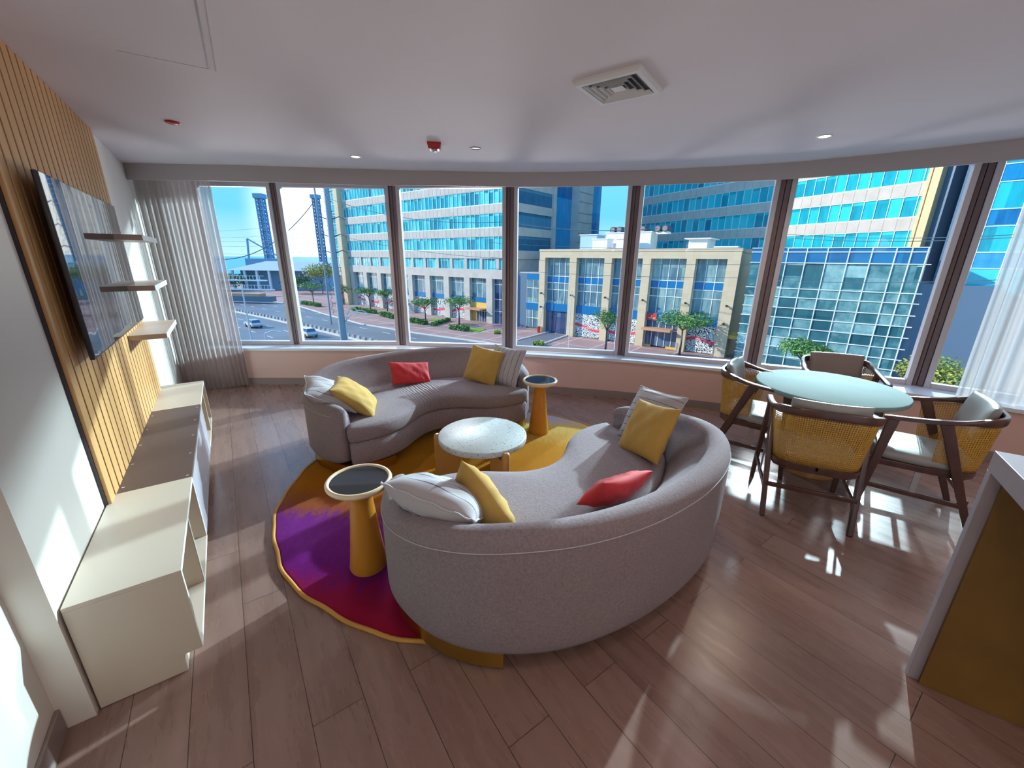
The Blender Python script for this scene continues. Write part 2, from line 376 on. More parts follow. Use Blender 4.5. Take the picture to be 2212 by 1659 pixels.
# clear architectural glass (lets light straight through, reflects at grazing angles)
def glass(name, tint=(1, 1, 1), refl=0.6):
    m, nt, b, out = mat0(name); nt.nodes.remove(b)
    tr = N(nt, 'ShaderNodeBsdfTransparent'); tr.inputs[0].default_value = (*tint, 1)
    gl = N(nt, 'ShaderNodeBsdfGlossy'); gl.inputs['Roughness'].default_value = 0.02
    fr = N(nt, 'ShaderNodeFresnel'); fr.inputs[0].default_value = 1.45
    ms = N(nt, 'ShaderNodeMixShader'); nt.links.new(math_(nt, 'MULTIPLY', fr.outputs[0], refl), ms.inputs[0])
    nt.links.new(tr.outputs[0], ms.inputs[1]); nt.links.new(gl.outputs[0], ms.inputs[2]); nt.links.new(ms.outputs[0], out.inputs[0]); return m
M['glass'] = glass('window_glass', (0.95, 0.98, 1.0), 0.07)
# sheer curtain
m, nt, b, out = mat0('sheer_curtain'); nt.nodes.remove(b)
df = N(nt, 'ShaderNodeBsdfDiffuse'); df.inputs[0].default_value = (0.48, 0.38, 0.35, 1)
tl = N(nt, 'ShaderNodeBsdfTranslucent'); tl.inputs[0].default_value = (0.50, 0.46, 0.46, 1)
tr = N(nt, 'ShaderNodeBsdfTransparent')
m1 = N(nt, 'ShaderNodeMixShader'); m1.inputs[0].default_value = 0.55; nt.links.new(df.outputs[0], m1.inputs[1]); nt.links.new(tl.outputs[0], m1.inputs[2])
lw = N(nt, 'ShaderNodeLayerWeight'); lw.inputs[0].default_value = 0.35
m2 = N(nt, 'ShaderNodeMixShader'); nt.links.new(math_(nt, 'MULTIPLY_ADD', lw.outputs['Facing'], 0.40, 0.74), m2.inputs[0])
nt.links.new(tr.outputs[0], m2.inputs[1]); nt.links.new(m1.outputs[0], m2.inputs[2]); nt.links.new(m2.outputs[0], out.inputs[0]); M['sheer'] = m
# glossy screen, slightly wavy as old panels are
m, nt, b, out = mat0('tv_screen'); b.inputs['Base Color'].default_value = (0.012, 0.012, 0.015, 1); b.inputs['Roughness'].default_value = 0.03
b.inputs['Specular IOR Level'].default_value = 1.0; b.inputs['IOR'].default_value = 1.9
bump(nt, b, noise(nt, coords(nt, (2.4, 2.4, 0.25)), 1.6, 1), 0.016, 0.2); M['screen'] = m
m, nt, b, out = mat0('dark_mirror_glass'); b.inputs['Base Color'].default_value = (0.035, 0.035, 0.04, 1); b.inputs['Roughness'].default_value = 0.03; b.inputs['IOR'].default_value = 1.8; M['darkglass'] = m

# ================================================================== THE ROOM
WD = R(125.09); W0 = Vector((-1.555, 1.072, 0))        # TV wall: x along it towards the windows, -y into the room
def wf(x, y, z=0.0):
    c, s = math.cos(WD), math.sin(WD); return (W0.x+x*c-y*s, W0.y+x*s+y*c, z)
BASE = [(-4.62, 5.09), (-3.4, 5.13), (-1.7, 5.19), (-.5, 5.12), (.3, 4.93), (1.3, 4.72), (1.9, 4.50), (2.6, 4.22), (3.2, 3.85), (3.74, 3.49), (4.3, 3.05), (4.9, 2.5), (5.6, 1.5)]
OUT = [(-4.75, 5.47), (-3.4, 5.50), (-1.6, 5.54), (-.28, 5.41), (.62, 5.20), (1.45, 5.01), (2.13, 4.77), (2.80, 4.50), (3.4, 4.20), (4.0, 3.87), (4.65, 3.33), (5.2, 2.85), (5.95, 1.75)]
room = OUT + [(6.1, -2.3), (-.4, -2.3), (-2.6, 1.0), (-4.9, 4.4)]
f = MB(); f.prism(room, -0.25, 0.0); struct(f.build('floor', M['floor']))
f = MB(); f.prism(room, 2.55, 2.85); struct(f.build('ceiling', M['ceil']))
f = MB(); f.bx(-0.02, 5.30, 0, .32, 0, 2.55); f.bx(-4.3, -0.02, .088, .32, 0, 2.55)
struct(f.build('wall_left', M['wall'], loc=W0, rz=WD))
f = MB(); f.bx(-4.1, -0.022, .075, .088, 0, .10); struct(f.build('baseboard_left', M['base'], loc=W0, rz=WD, bevel=.003))
f = MB(); f.bx(-0.4, 6.1, -2.3, -2.1, 0, 2.55); struct(f.build('wall_back', M['wall']))
f = MB(); f.bx(5.7, 5.9, -2.1, 1.55, 0, 2.55); struct(f.build('wall_right', M['wall']))
f = MB(); f.band(BASE, OUT, 0.0, 0.463); struct(f.build('wall_front', M['wall_low'], weld=True, autos=30))
inn = [(p[0]+(p[0]-q[0])*.035, p[1]+(p[1]-q[1])*.035) for p, q in zip(BASE, OUT)]
f = MB(); f.band(inn, BASE, 0.0, 0.088); struct(f.build('baseboard_front', M['base'], weld=True, autos=30))
inn2 = [(p[0]+(p[0]-q[0])*.05, p[1]+(p[1]-q[1])*.05) for p, q in zip(BASE, OUT)]
f = MB(); f.band(inn2, OUT, 0.463, 0.495); struct(f.build('trim_1', M['sill'], weld=True, autos=30))
OUTi = [(p[0]*.965+q[0]*.035, p[1]*.965+q[1]*.035) for p, q in zip(OUT, BASE)]
f = MB(); f.strip([(p[0]*.7+q[0]*.3, p[1]*.7+q[1]*.3) for p, q in zip(OUT, BASE)], OUT, 2.50, 2.55); struct(f.build('trim_2', M['mullion']))
f = MB(); f.strip([(-4.75, 5.30), (-3.92, 5.33)], [(-4.75, 5.44), (-3.92, 5.44)], .495, 2.55); struct(f.build('wall_corner', M['wall']))
PEL = [(-4.12, 4.62), (-3.02, 4.66), (-2.26, 4.74), (-1.24, 4.85), (-.04, 4.89), (.65, 4.83), (1.31, 4.73), (2.0, 4.53), (2.62, 4.31), (3.05, 4.05), (3.43, 3.78), (3.84, 3.44), (4.5, 2.75), (5.2, 1.75), (5.6, .9)]
PB = []
for i, p in enumerate(PEL):
    a = Vector(PEL[max(i-1, 0)]); b = Vector(PEL[min(i+1, len(PEL)-1)]); d = (b-a).normalized(); PB.append((p[0]-d.y*.02, p[1]+d.x*.02))
f = MB(); f.band(PEL[:4], PB[:4], 2.396, 2.55, 30); f.band(PEL[3:], PB[3:], 2.405, 2.55); struct(f.build('trim_3', M['pelmet'], weld=True, autos=30))

GL = [((-3.86, 5.37), (-3.025, 5.391)), ((-2.852, 5.387), (-1.592, 5.425)), ((-1.397, 5.384), (-.136, 5.285)), ((.053, 5.225), (1.287, 4.965)),
      ((1.452, 4.89), (2.629, 4.459)), ((2.798, 4.375), (3.901, 3.815)), ((4.03, 3.69), (5.0, 2.86)), ((5.12, 2.70), (5.75, 1.70))]
for i, (a, b_) in enumerate(GL):
    L = math.dist(a, b_); th = math.atan2(b_[1]-a[1], b_[0]-a[0])
    w = empty('window_%d' % (i+1), (a[0], a[1], .495), th); struct(w)
    f = MB(); e_ = .045
    f.bx(-e_, 0, -.035, .035, 0, 2.005); f.bx(L, L+e_, -.035, .035, 0, 2.005); f.bx(0, L, -.035, .035, 0, .05); f.bx(0, L, -.035, .035, 1.955, 2.005)
    f.build('window_frame', M['frame'], w, bevel=.004)
    f = MB(); f.bx(.0, L, -.003, .003, .05, 1.955); f.build('window_pane', M['glass'], w)
    if i < len(GL)-1:
        c = GL[i+1][0]; d = GL[i+1][1]; L2 = math.dist(c, d); t2 = math.atan2(d[1]-c[1], d[0]-c[0])
        p = Vector(b_)+Vector((math.cos(th), math.sin(th)))*(e_+.002); q = Vector(c)-Vector((math.cos(t2), math.sin(t2)))*(e_+.002)
        g = q-p; gl = g.length; t3 = math.atan2(g.y, g.x)
        o = empty('trim_%d' % (i+4), (p.x, p.y, .495), t3); struct(o)
        f = MB(); f.bx(0, gl*.47, -.012, .05, 0, 2.005); f.bx(gl*.53, gl, -.012, .05, 0, 2.005); f.build('mullion', M['mullion'], o, bevel=.003)
        f = MB(); f.bx(gl*.47, gl*.53, 0.005, .05, 0, 2.005); f.build('gasket', M['gasket'], o)

# ---- TV wall: slatted panel, television, shelves, cabinets
p = tag(empty('slatted_wall_panel', W0, WD), 'tall light oak panel of vertical slats behind the wall television', 'wall panel')
f = MB(); f.bx(.735, 2.90, -.012, -.0005, 0, 2.549); f.build('backing', M['gasket'], p)
f = MB(); n = 22; w = 2.165/n
for k in range(n): f.bx(.735+k*w+.0095, .735+(k+1)*w-.0095, -.027, -.012, 0, 2.548)
f.build('slats', M['oak'], p, bevel=.0015, seg=1)
tv = tag(empty('television', wf(1.665, -.06, 1.169), WD), 'large black flat television hung on the slatted panel, mirroring the windows', 'television')
f = MB(); f.bx(-.7875, .7875, -.0345, -.016, 0, .813); f.bx(-.6, .6, -.016, .004, .06, .5); f.build('housing', M['black'], tv, bevel=.004)
f = MB(); f.bx(-.782, .782, -.0375, -.0345, .012, .808); f.build('screen', M['screen'], tv)
f = MB(); f.bx(-.2, .2, .005, .033, .2, .6); f.build('wall_bracket', M['black'], tv)
for z, lb in ((1.092, 'lowest of the three beige floating shelves, just below the television'), (1.438, 'middle of the three floating shelves beside the television'),
              (1.78, 'topmost of the three floating shelves beside the television, seen from below')):
    o = tag(empty('floating_shelf', wf(2.525, -.028, z), WD), lb, 'shelf', 'floating shelves by the television')
    f = MB(); f.bx(-.405, .405, -.213, 0, -.036, 0); f.build('board', M['shelf'], o, bevel=.0015)
    f = MB(); f.bx(-.405, .405, -.217, -.2135, -.036, 0); f.build('lit_front_edge', M['shelflit'], o)  # pale strip: window glare put into the colour of the front edge

def open_cabinet(x0, x1, div, label):
    o = tag(empty('low_cabinet', wf(x0, 0, 0), WD), label, 'cabinet', 'low media cabinets'); L = x1-x0; t = .018; D0, D1 = -.333, -.008
    f = MB()
    for xa in (0, L-t):
        f.bx(xa, xa+t, D0+.062, D1, 0.004, .462); f.bx(xa, xa+t, D0, D0+.062, .088, .462)
    f.bx(t, L-t, D0, D1, .088, .106); f.bx(t, L-t, D1-.01, D1, .106, .462); f.bx(t, L-t, D0+.062, D0+.075, .004, .088)
    f.build('carcass', M['cabinet'], o)
    f = MB(); f.bx(0, L, D0, D1, .462, .48); f.build('top_panel', M['cabinet'], o, bevel=.001, seg=1)
    f = MB(); f.bx(div-t/2, div+t/2, D0+.001, D1-.01, .106, .462); f.build('divider', M['cabinet'], o)
    f = MB(); f.bx(0, L, D0-.002, D0, .462, .48); f.bx(0, L, D0-.002, D0, .088, .106)
    for xa in (0, L-t, div-t/2): f.bx(xa, xa+t, D0-.002, D0, .106, .462)
    f.build('lit_edge_band', M['cabedge'], o); return o  # light on the front edges put into the colour of this pale band
open_cabinet(0, .843, .42, 'nearest low beige cabinet with two open compartments facing the rug')
open_cabinet(2.224, 3.02, .40, 'far low cabinet with open compartments, next to the left curtain')
o = tag(empty('low_cabinet', wf(.845, 0, 0), WD), 'middle low cabinet with mauve-brown top and two plain grey doors', 'cabinet', 'low media cabinets')
f = MB(); L = 1.377; f.bx(0, L, -.315, -.008, .088, .46); f.bx(0, L, -.27, -.008, .004, .088); f.build('carcass', M['cabinet'], o)
f = MB(); f.bx(0, L, -.334, -.008, .4605, .479); f.build('top_panel', M['cabtop'], o, bevel=.001, seg=1)
for x0 in (.001, L/2+.0015):
    f = MB(); f.bx(x0, x0+L/2-.0025, -.333, -.3155, .09, .4595); f.build('door', M['door'], o, bevel=.001, seg=1)
for k in range(5):
    f = MB(); f.bx(.06+k*.3, .067+k*.3, -.05, -.038, .479, .4794); f.build('screw_cap', M['white'], o)
for k in range(5):
    f = MB(); f.bx(.03+k*.32, .037+k*.32, -.318, -.306, .479, .4794); f.build('screw_cap', M['white'], o)

# ---- ceiling fittings
vn = tag(empty('ceiling_air_diffuser', (.562, 2.555, 2.55), R(-35.5)), 'square white four-way air diffuser with concentric louvres in the ceiling', 'vent')
f = MB(); a = .185
def sq(h, z): return [(-h, -h, z), (h, -h, z), (h, h, z), (-h, h, z)]
f.loops([sq(a, 0), sq(a, -.012), sq(a-.012, -.024), sq(a-.036, -.024), sq(a-.036, -.003)], False, False); f.build('diffuser_frame', M['white'], vn)
f = MB(); f.bx(-a+.03, a-.03, -a+.03, a-.03, -.0035, -.001); f.build('duct_shade', M['gasket'], vn)  # flat black sheet painting the shade inside the duct
for k in range(4):
    h = .142-k*.031; f = MB(); f.loops([sq(h, -.022), sq(h+.001, -.024), sq(h-.007, -.006), sq(h-.0085, -.006), sq(h, -.022)], False, False); f.build('louvre', M['white'], vn)
f = MB(); f.loops([sq(.034, -.020), sq(.002, -.006)], True, True); f.build('centre_cone', M['white'], vn)
def downlight(x, y, lb):
    o = tag(empty('recessed_downlight', (x, y, 2.55)), lb, 'ceiling light', 'lit recessed downlights')
    f = MB(); f.lathe([(.036, -.001), (.040, -.006), (.052, -.004), (.054, 0)], 32, cap=False); f.build('trim_ring', M['white'], o, smooth=True)
    f = MB(); f.lathe([(.001, -.003), (.036, -.003)], 32, cap=False); f.build('lamp_lens', M['lamp'], o)
    downlight_lamp(x, y, 2.53, 26)
downlight(-1.496, 4.239, 'lit recessed downlight in the ceiling near the left windows')
downlight(2.337, 3.447, 'lit recessed downlight in the ceiling above the dining table')
for (x, y), lb in zip(((-.3, -.9), (1.6, -.9), (3.4, -.9), (4.9, -.9), (3.6, .9), (5.0, .9), (.6, .6), (2.2, .6)), ('by the slatted wall end', 'near the back wall, second from the left', 'near the back wall, third from the left', 'in the far back right corner', 'above the white counter', 'near the right wall', 'just over the viewer', 'between the viewer and the white counter')): 
    o = tag(empty('recessed_downlight', (x, y, 2.55)), 'added fill downlight behind the viewer, '+lb, 'ceiling light', 'added fill downlights behind the viewer')
    f = MB(); f.lathe([(.036, -.001), (.040, -.006), (.052, -.004), (.054, 0)], 24, cap=False); f.build('trim_ring', M['white'], o, smooth=True)
    f = MB(); f.lathe([(.001, -.003), (.036, -.003)], 24, cap=False); f.build('lamp_lens', M['lamp'], o)
    downlight_lamp(x, y, 2.53, 11, (1.0, 0.82, 0.68))  # unseen downlights added to brighten the room
for x, y, pw, lb in ((-.05, -1.25, 22, 'left one of three added fill lamps behind the viewer'), (2.3, -1.1, 12, 'middle one of three added fill lamps behind the viewer'), (4.6, -.4, 10, 'right one of three added fill lamps behind the viewer')):
    o = tag(empty('fill_lamp', (x, y, 1.95)), lb, 'fill lamp', 'added fill lamps behind the viewer')  # unseen fill lamps added behind the camera, hung like pendants
    f = MB(); f.tube([(0, 0, .16), (0, 0, .60)], .006, 6); f.build('cord', M['black'], o)
    f = MB(); f.lathe([(.02, .20), (.05, .16), (.06, .14), (.001, .14)], 24); f.build('socket_cap', M['brass'], o, smooth=True)
    d = bpy.data.lights.new('fill_bulb', 'POINT'); d.energy = pw; d.shadow_soft_size = .12; d.color = (1.0, .87, .80)
    l_ = bpy.data.objects.new('fill_bulb', d); C.objects.link(l_); l_.location = (x, y, 1.95)
o = tag(empty('fire_alarm_strobe', (-.665, 3.76, 2.55), R(8)), 'red fire alarm box with silver lens on the ceiling', 'alarm')
f = MB(); f.loops([sq(.056, 0), sq(.056, -.012), sq(.045, -.045), sq(.040, -.048)], False, True); f.build('housing', M['red'], o)
f = MB(); f.lathe([(.001, -.062), (.022, -.060), (.027, -.050), (.027, -.046)], 20); f.build('lens', M['steel'], o, smooth=True)
f = MB(); f.lathe([(.046, 0), (.046, -.006), (.038, -.012), (.001, -.013)], 28, cap=False); o = f.build('detector_cap', M['red'], smooth=True, loc=(-2.43, 3.265, 2.55))
tag(o, 'small round red cap on the ceiling near the television wall', 'smoke detector')
f = MB(); f.lathe([(.048, 0), (.048, -.003), (.040, -.006), (.036, -.002)], 28, cap=False); f.lathe([(.001, -.0015), (.036, -.0015)], 28, cap=False)
o = f.build('sprinkler_cover', M['base'], smooth=True, loc=(-.335, 3.895, 2.55)); tag(o, 'small round sprinkler cover in the ceiling beside the red alarm', 'sprinkler')
o = tag(empty('ceiling_access_hatch', (-1.545, 2.405, 2.55), R(-57.5)), 'flush white access hatch in the ceiling at top left', 'hatch')
f = MB(); f.bx(0, 1.4, -.70, -.01, -.002, 0); f.build('hatch_panel', M['ceil'], o)
f = MB(); f.bx(-.02, 1.43, .026, .036, -.003, 0); f.bx(-.016, -.008, -.35, .0, -.002, 0); f.build('hatch_frame', M['ceil'], o, bevel=.002)
f = MB(); f.bx(0, 1.4, -.0045, -.001, -.0025, 0); f.build('hatch_gap', M['gasket'], o)

# ---- curtains
def curtain(name, path, z0, z1, pitch, amp, label, seed):
    rnd = random.Random(seed); pts = [Vector(p) for p in path]; seg = []
    tot = sum((pts[i+1]-pts[i]).length for i in range(len(pts)-1)); nU = int(tot/0.0085); f = MB(); rows = 26
    ph = [rnd.uniform(0, 6) for _ in range(4)]
    def P(u):
        s = u*tot
        for i in range(len(pts)-1):
            l = (pts[i+1]-pts[i]).length
            if s <= l or i == len(pts)-2:
                d = (pts[i+1]-pts[i]).normalized(); return pts[i]+d*s, Vector((-d.y, d.x))
            s -= l
    vs = []
    for r in range(rows+1):
        t = r/rows; z = z0+(z1-z0)*t
        for k in range(nU+1):
            u = k/nU; p, n_ = P(u); s = u*tot
            a = 2*PI*(s/pitch+.35*math.sin(5.1*s+ph[0])+.18*math.sin(13*s+ph[1]))
            am = amp*(0.55+.45*math.sin(3.3*s+ph[2])**2)*(1.15-.45*t)
            off = am*math.sin(a+.5*math.sin(2.2*t+ph[3]+s*4))+.25*amp*math.sin(2.7*a+1.3*t)+.012*(1-t)**2*math.sin(7*s+ph[1])
            q = p+n_*off; zz = z+(.010*math.sin(9*s+ph[2]) if r == 0 else 0)
            vs.append((q.x, q.y, zz))
    w = nU+1
    f.add(vs, [(r*w+k, r*w+k+1, (r+1)*w+k+1, (r+1)*w+k) for r in range(rows) for k in range(nU)])
    o = f.build(name, M['sheer'], smooth=True); tag(o, label, 'curtain', 'sheer curtains'); return o
curtain('sheer_curtain', [(-4.15, 4.80), (-3.95, 4.90), (-3.62, 4.95), (-3.46, 5.02)], 0.012, 2.50, .050, .019, 'pleated sheer curtain hanging in the left corner by the slatted wall', 3)
curtain('sheer_curtain', [(4.02, 3.44), (4.22, 3.27), (4.6, 2.86), (5.15, 2.1), (5.35, 1.6)], 0.012, 2.50, .115, .040, 'pleated sheer curtain at the right end of the windows behind the dining chairs', 8)

# ---- rug
rg = tag(empty('round_rug', (-.214, 2.79, 0)), 'large round rug shading from crimson through purple to ochre under the sofas', 'rug')
f = MB(); prof = [(1.435, 0.001), (1.435, .010), (1.42, .014)] + [(1.42*(1-k/14), .0145) for k in range(1, 14)]
vs = []; nS = 160
L_ = []
for r_, z in prof: L_.append([((r_+(.006*math.sin(13*t_*2*PI/nS*1.0)+.004*math.sin(31*t_*2*PI/nS)))*math.cos(2*PI*t_/nS) if r_ > 1.4 else r_*math.cos(2*PI*t_/nS),
                               (r_+(.006*math.sin(13*t_*2*PI/nS)+.004*math.sin(31*t_*2*PI/nS)))*math.sin(2*PI*t_/nS) if r_ > 1.4 else r_*math.sin(2*PI*t_/nS), z) for t_ in range(nS)])
f.loops(L_, False, True); f.build('pile', M['rug'], rg, smooth=True)
f = MB(); f.tube([((1.440+.006*math.sin(13*t_)+.004*math.sin(31*t_))*math.cos(t_), (1.440+.006*math.sin(13*t_)+.004*math.sin(31*t_))*math.sin(t_), .0105) for t_ in [2*PI*k/200 for k in range(200)]], .0105, 8, True)
f.build('binding', M['rugedge'], rg, smooth=True)
RZ = .0150                                                     # things on the rug stand at this height

# ---- sofas
half = [(-.90, -.03), (-.985, .10), (-1.045, .26), (-1.06, .42), (-1.02, .60), (-.93, .76), (-.80, .89), (-.62, 1.0), (-.42, 1.07), (-.2, 1.11), (0, 1.12)]
outer = resample(cat_rom(half+[(-x, y) for x, y in half[-2::-1]], 8), 110)
fh = [(-.905, -.055), (-.80, -.085), (-.66, -.09), (-.52, -.065), (-.38, .0), (-.26, .09), (-.14, .165), (0, .195)]
front = resample(cat_rom(fh+[(-x, y) for x, y in fh[-2::-1]], 8), 70)
def make_sofa(M_, ang, label, fold):
    wr = 0.0
    o = tag(empty('curved_sofa', (M_[0], M_[1], 0), ang), label, 'sofa', 'pair of curved kidney-shaped sofas')
    n = len(outer); nor = []
    for i in range(n):
        d = (outer[min(i+1, n-1)]-outer[max(i-1, 0)]).normalized(); nor.append(Vector((-d.y, d.x)))   # outward
    def H(t): q = min(t, 1-t)*2; return .575+.125*(3*min(1, q*1.5)**2-2*min(1, q*1.5)**3)
    def slope(t): q = min(t, 1-t)*2; return .015+.19*(3*min(1, q*1.6)**2-2*min(1, q*1.6)**3)
    T = .125; loops = []
    prof_n = None
    for i in range(n):
        t = i/(n-1); h = H(t); sl = slope(t); p = outer[i]; nn_ = nor[i]
        pr = [(-.055, .095), (-.02, .105), (0, .15), (0, .25), (0, .35), (0, .45), (0, h-.075)]
        for k in range(1, 8):
            a = PI*k/8; pr.append((-T/2+T/2*math.cos(a), h-.062+.062*math.sin(a)))
        pr += [(-T, h-.075), (-T-sl*.45, .53), (-T-sl*.85, .44), (-T-sl, .38), (-T-sl, .30), (-T-.02, .28), (-T-.02, .12), (-T+.02, .095)]
        # rounded fronts of the arms
        for s_ in (1,):
            q = min(i, n-1-i); 
        sh = 0; e0 = {0: .030, 1: .013, 2: .004}.get(min(i, n-1-i), 0)
        cx_, cz_ = -T/2-sl*.4, (h+.1)/2
        L = []
        for a_, z in pr:
            if e0: a_ = a_+(e0 if a_ < cx_ else -e0)*min(1, abs(a_-cx_)/.05); z = z+(e0 if z < cz_ else -e0)*min(1, abs(z-cz_)/.05)
            v = p+nn_*a_; L.append((v.x, v.y, z))
        loops.append(L)
    f = MB(); f.loops(loops, True, True); f.build('backrest', M['sofa'], o, smooth=True, weld=True)
    f = MB(); f.tube([(outer[i].x+nor[i].x*.0012, outer[i].y+nor[i].y*.0012, H(i/(n-1))-.072) for i in range(2, n-2)], .0022, 6); f.build('seam', M['hem'], o, smooth=True)
    # seat outline: front edge, then back along the inside of the backrest
    def inner(ofs):
        L = []
        for i in range(3, n-3):
            t = i/(n-1); v = outer[i]-nor[i]*(T+slope(t)+ofs); L.append(v)
        return resample(L, 90)
    ring = [Vector((p.x*.985, p.y)) for p in front]; bk = inner(-.004)[::-1]
    ring = [Vector((max(-.86, min(.86, p.x)), p.y)) for p in ring] + bk
    ring = resample(ring+[ring[0]], 200)[:-1]
    c = Vector((0, .62))
    def inset(R_, d):
        out = []; m = len(R_)
        area = sum(R_[i].x*R_[(i+1) % m].y-R_[(i+1) % m].x*R_[i].y for i in range(m)); sg = 1 if area > 0 else -1
        for i in range(m):
            t_ = (R_[(i+2) % m]-R_[i-2]).normalized(); out.append(R_[i]+Vector((-t_.y, t_.x))*d*sg)
        return out
    def wrinkle(p, z, amt):
        g = math.exp(-(p.x/.16)**2)*amt
        return g*math.sin(p.x*150+8*math.sin(p.y*5))
    def layer(R_, z, am=0): return [(p.x, p.y+(wrinkle(p, z, am)*.5 if p.y < .5 else 0), z+wrinkle(p, z, am)) for p in R_]
    f = MB(); f.loops([layer(inset(ring, .05), .098), layer(inset(ring, .022), .103), layer(inset(ring, .014), .125), layer(inset(ring, .014), .27), layer(inset(ring, .03), .288)], True, True)
    f.build('seat_base', M['sofa'], o, smooth=True)
    f = MB(); R0 = inset(ring, .006)
    LL = [layer(inset(R0, .045), .289), layer(inset(R0, .012), .296), layer(R0, .315), layer(inset(R0, -.004), .355, .002*wr), layer(R0, .395, .003*wr), layer(inset(R0, .012), .413, .004*wr), layer(inset(R0, .035), .424, .004*wr)]
    R1 = inset(R0, .035)
    for s_, dz in ((.93, .429), (.85, .434), (.75, .438), (.62, .441), (.48, .443), (.32, .444), (.15, .444)):
        am = .004*wr*(s_ > .3)
        LL.append([(c.x+(p.x-c.x)*s_, c.y+(p.y-c.y)*s_, dz+wrinkle(Vector((c.x+(p.x-c.x)*s_, c.y+(p.y-c.y)*s_)), 0, am)) for p in R1])
    f.loops(LL, True, True); f.build('seat_cushion', M['sofafold'] if fold else M['sofa'], o, smooth=True)
    for sx in (-1, 1):
        ins = [outer[i]-nor[i]*.03 for i in range(n) if outer[i].x*sx > .80]
        if sx < 0: ins = ins[::-1]
        pl = [(p.x, p.y) for p in ins]      # from the arm end round to the cut, or the reverse
        e0_, e1_ = ins[0], ins[-1]
        pl += ([(sx*.80, -.055), (sx*.62, -.065), (sx*.50, -.045)])
        f = MB(); f.prism(pl, RZ+.0005, .0945); f.build('plinth', M['brass'], o, autos=40)
    return o
FAR = ((-.57, 3.30), R(36)); NEAR = ((.10, 2.40), R(216))
make_sofa(*FAR, 'curved mauve-grey sofa standing below the windows, its seat gathered in folds', True)
make_sofa(*NEAR, 'curved mauve-grey sofa in the foreground, seen from behind with sunlit seat', False)
def sofa_pt(F_, x, y, z):
    c, s = math.cos(F_[1]), math.sin(F_[1]); return Vector((F_[0][0]+x*c-y*s, F_[0][1]+x*s+y*c, z))
def sofa_dir(F_, v):
    c, s = math.cos(F_[1]), math.sin(F_[1]); return Vector((v[0]*c-v[1]*s, v[0]*s+v[1]*c, v[2]))

# ---- scatter cushions
def pillow(name, a, b, t, mat, F_, ctr, nrm, up, label, group, roll=0, piping=False, seed=0, ears=.05):
    n = 26; rnd = random.Random(seed); ph = [rnd.uniform(0, 6) for _ in range(6)]
    def P(u, v, s):
        cx_ = 1-ears*(1-v*v)*abs(u)**3*1.2; cy_ = 1-ears*(1-u*u)*abs(v)**3*1.2
        w = max(0, (1-abs(u)**2.6))**.55*max(0, (1-abs(v)**2.6))**.55
        cr_ = .006*math.sin(9*u+ph[0])*math.sin(7*v+ph[1])*w+.004*math.sin(17*u+5*v+ph[2])*w*(abs(u)+abs(v))
        return (a*u*cx_, b*v*cy_, s*(t*w+cr_)+.006*math.sin(3*u+ph[3]))
    f = MB(); g = lambda k: math.sin((k/n-.5)*PI)
    for s in (1, -1):
        vs = [P(g(i), g(j), s) for i in range(n+1) for j in range(n+1)]; w = n+1
        f.add(vs, [((i*w+j, (i+1)*w+j, (i+1)*w+j+1, i*w+j+1) if s > 0 else (i*w+j, i*w+j+1, (i+1)*w+j+1, (i+1)*w+j)) for i in range(n) for j in range(n)])
    o = f.build(name, mat, smooth=True, weld=True)
    if piping:
        q = MB(); pts = [P(g(k), -1, 1) for k in range(n)]+[P(1, g(k), 1) for k in range(n)]+[P(g(n-k), 1, 1) for k in range(n)]+[P(-1, g(n-k), 1) for k in range(n)]
        pts = [(x*1.008, y*1.008, z+.003*math.sin(i*1.3)) for i, (x, y, z) in enumerate(pts)]
        q.tube(pts, .0045, 6, True); q.build('piping', M['hem'], o, smooth=True)
    z = sofa_dir(F_, nrm).normalized(); y = sofa_dir(F_, up); y = (y-z*y.dot(z)).normalized(); x = y.cross(z)
    rot = Matrix((x, y, z)).transposed().to_4x4() @ Matrix.Rotation(R(roll), 4, 'Z')
    o.matrix_world = Matrix.Translation(sofa_pt(F_, *ctr)) @ rot
    tag(o, label, 'cushion', group); return o
G1, G2 = 'striped scatter cushions', 'mustard scatter cushions'
pillow('striped_cushion', .20, .20, .085, M['stripe'], FAR, (-.87, .33, .595), (.50, -.16, .84), (-.8, .3, .4), 'pale pinstriped cushion slumped over the left arm of the window sofa', G1, 12, True, 1)
pillow('mustard_cushion', .20, .20, .075, M['yellow'], FAR, (-.69, .28, .55), (.62, -.22, .76), (-.6, .3, .7), 'mustard cushion against the striped one at the left of the window sofa', G2, 4, seed=2)
pillow('red_lumbar_cushion', .205, .115, .055, M['redfab'], FAR, (-.04, .70, .545), (.05, -.86, .5), (0, .4, .9), 'red oblong cushion leaning on the back of the window sofa', 'red oblong cushions', -7, seed=3)
pillow('mustard_cushion', .185, .185, .065, M['yellow'], FAR, (.60, .36, .605), (-.80, -.50, .42), (.3, .1, .95), 'mustard cushion upright at the right end of the window sofa', G2, -4, seed=4)
pillow('striped_cushion', .195, .195, .065, M['stripe'], FAR, (.775, .22, .605), (-.88, -.30, .45), (.4, .1, .9), 'pinstriped cushion on the right arm of the window sofa beside the small table', G1, 0, True, 5)
pillow('striped_cushion', .205, .215, .100, M['stripe'], NEAR, (.82, .44, .595), (-.58, -.22, .80), (.75, .1, .5), 'plump pinstriped cushion at the left end of the foreground sofa', G1, 118, True, 6)
pillow('mustard_cushion', .19, .19, .080, M['yellow'], NEAR, (.655, .50, .545), (-.95, -.10, .30), (.2, .1, .95), 'mustard ribbed cushion standing on a corner in the foreground sofa', G2, 33, seed=7)
pillow('red_lumbar_cushion', .19, .115, .055, M['redfab'], NEAR, (.02, .76, .545), (-.1, -.80, .6), (.1, .4, .9), 'coral red cushion peeping over the back of the foreground sofa', 'red oblong cushions', 14, seed=8)
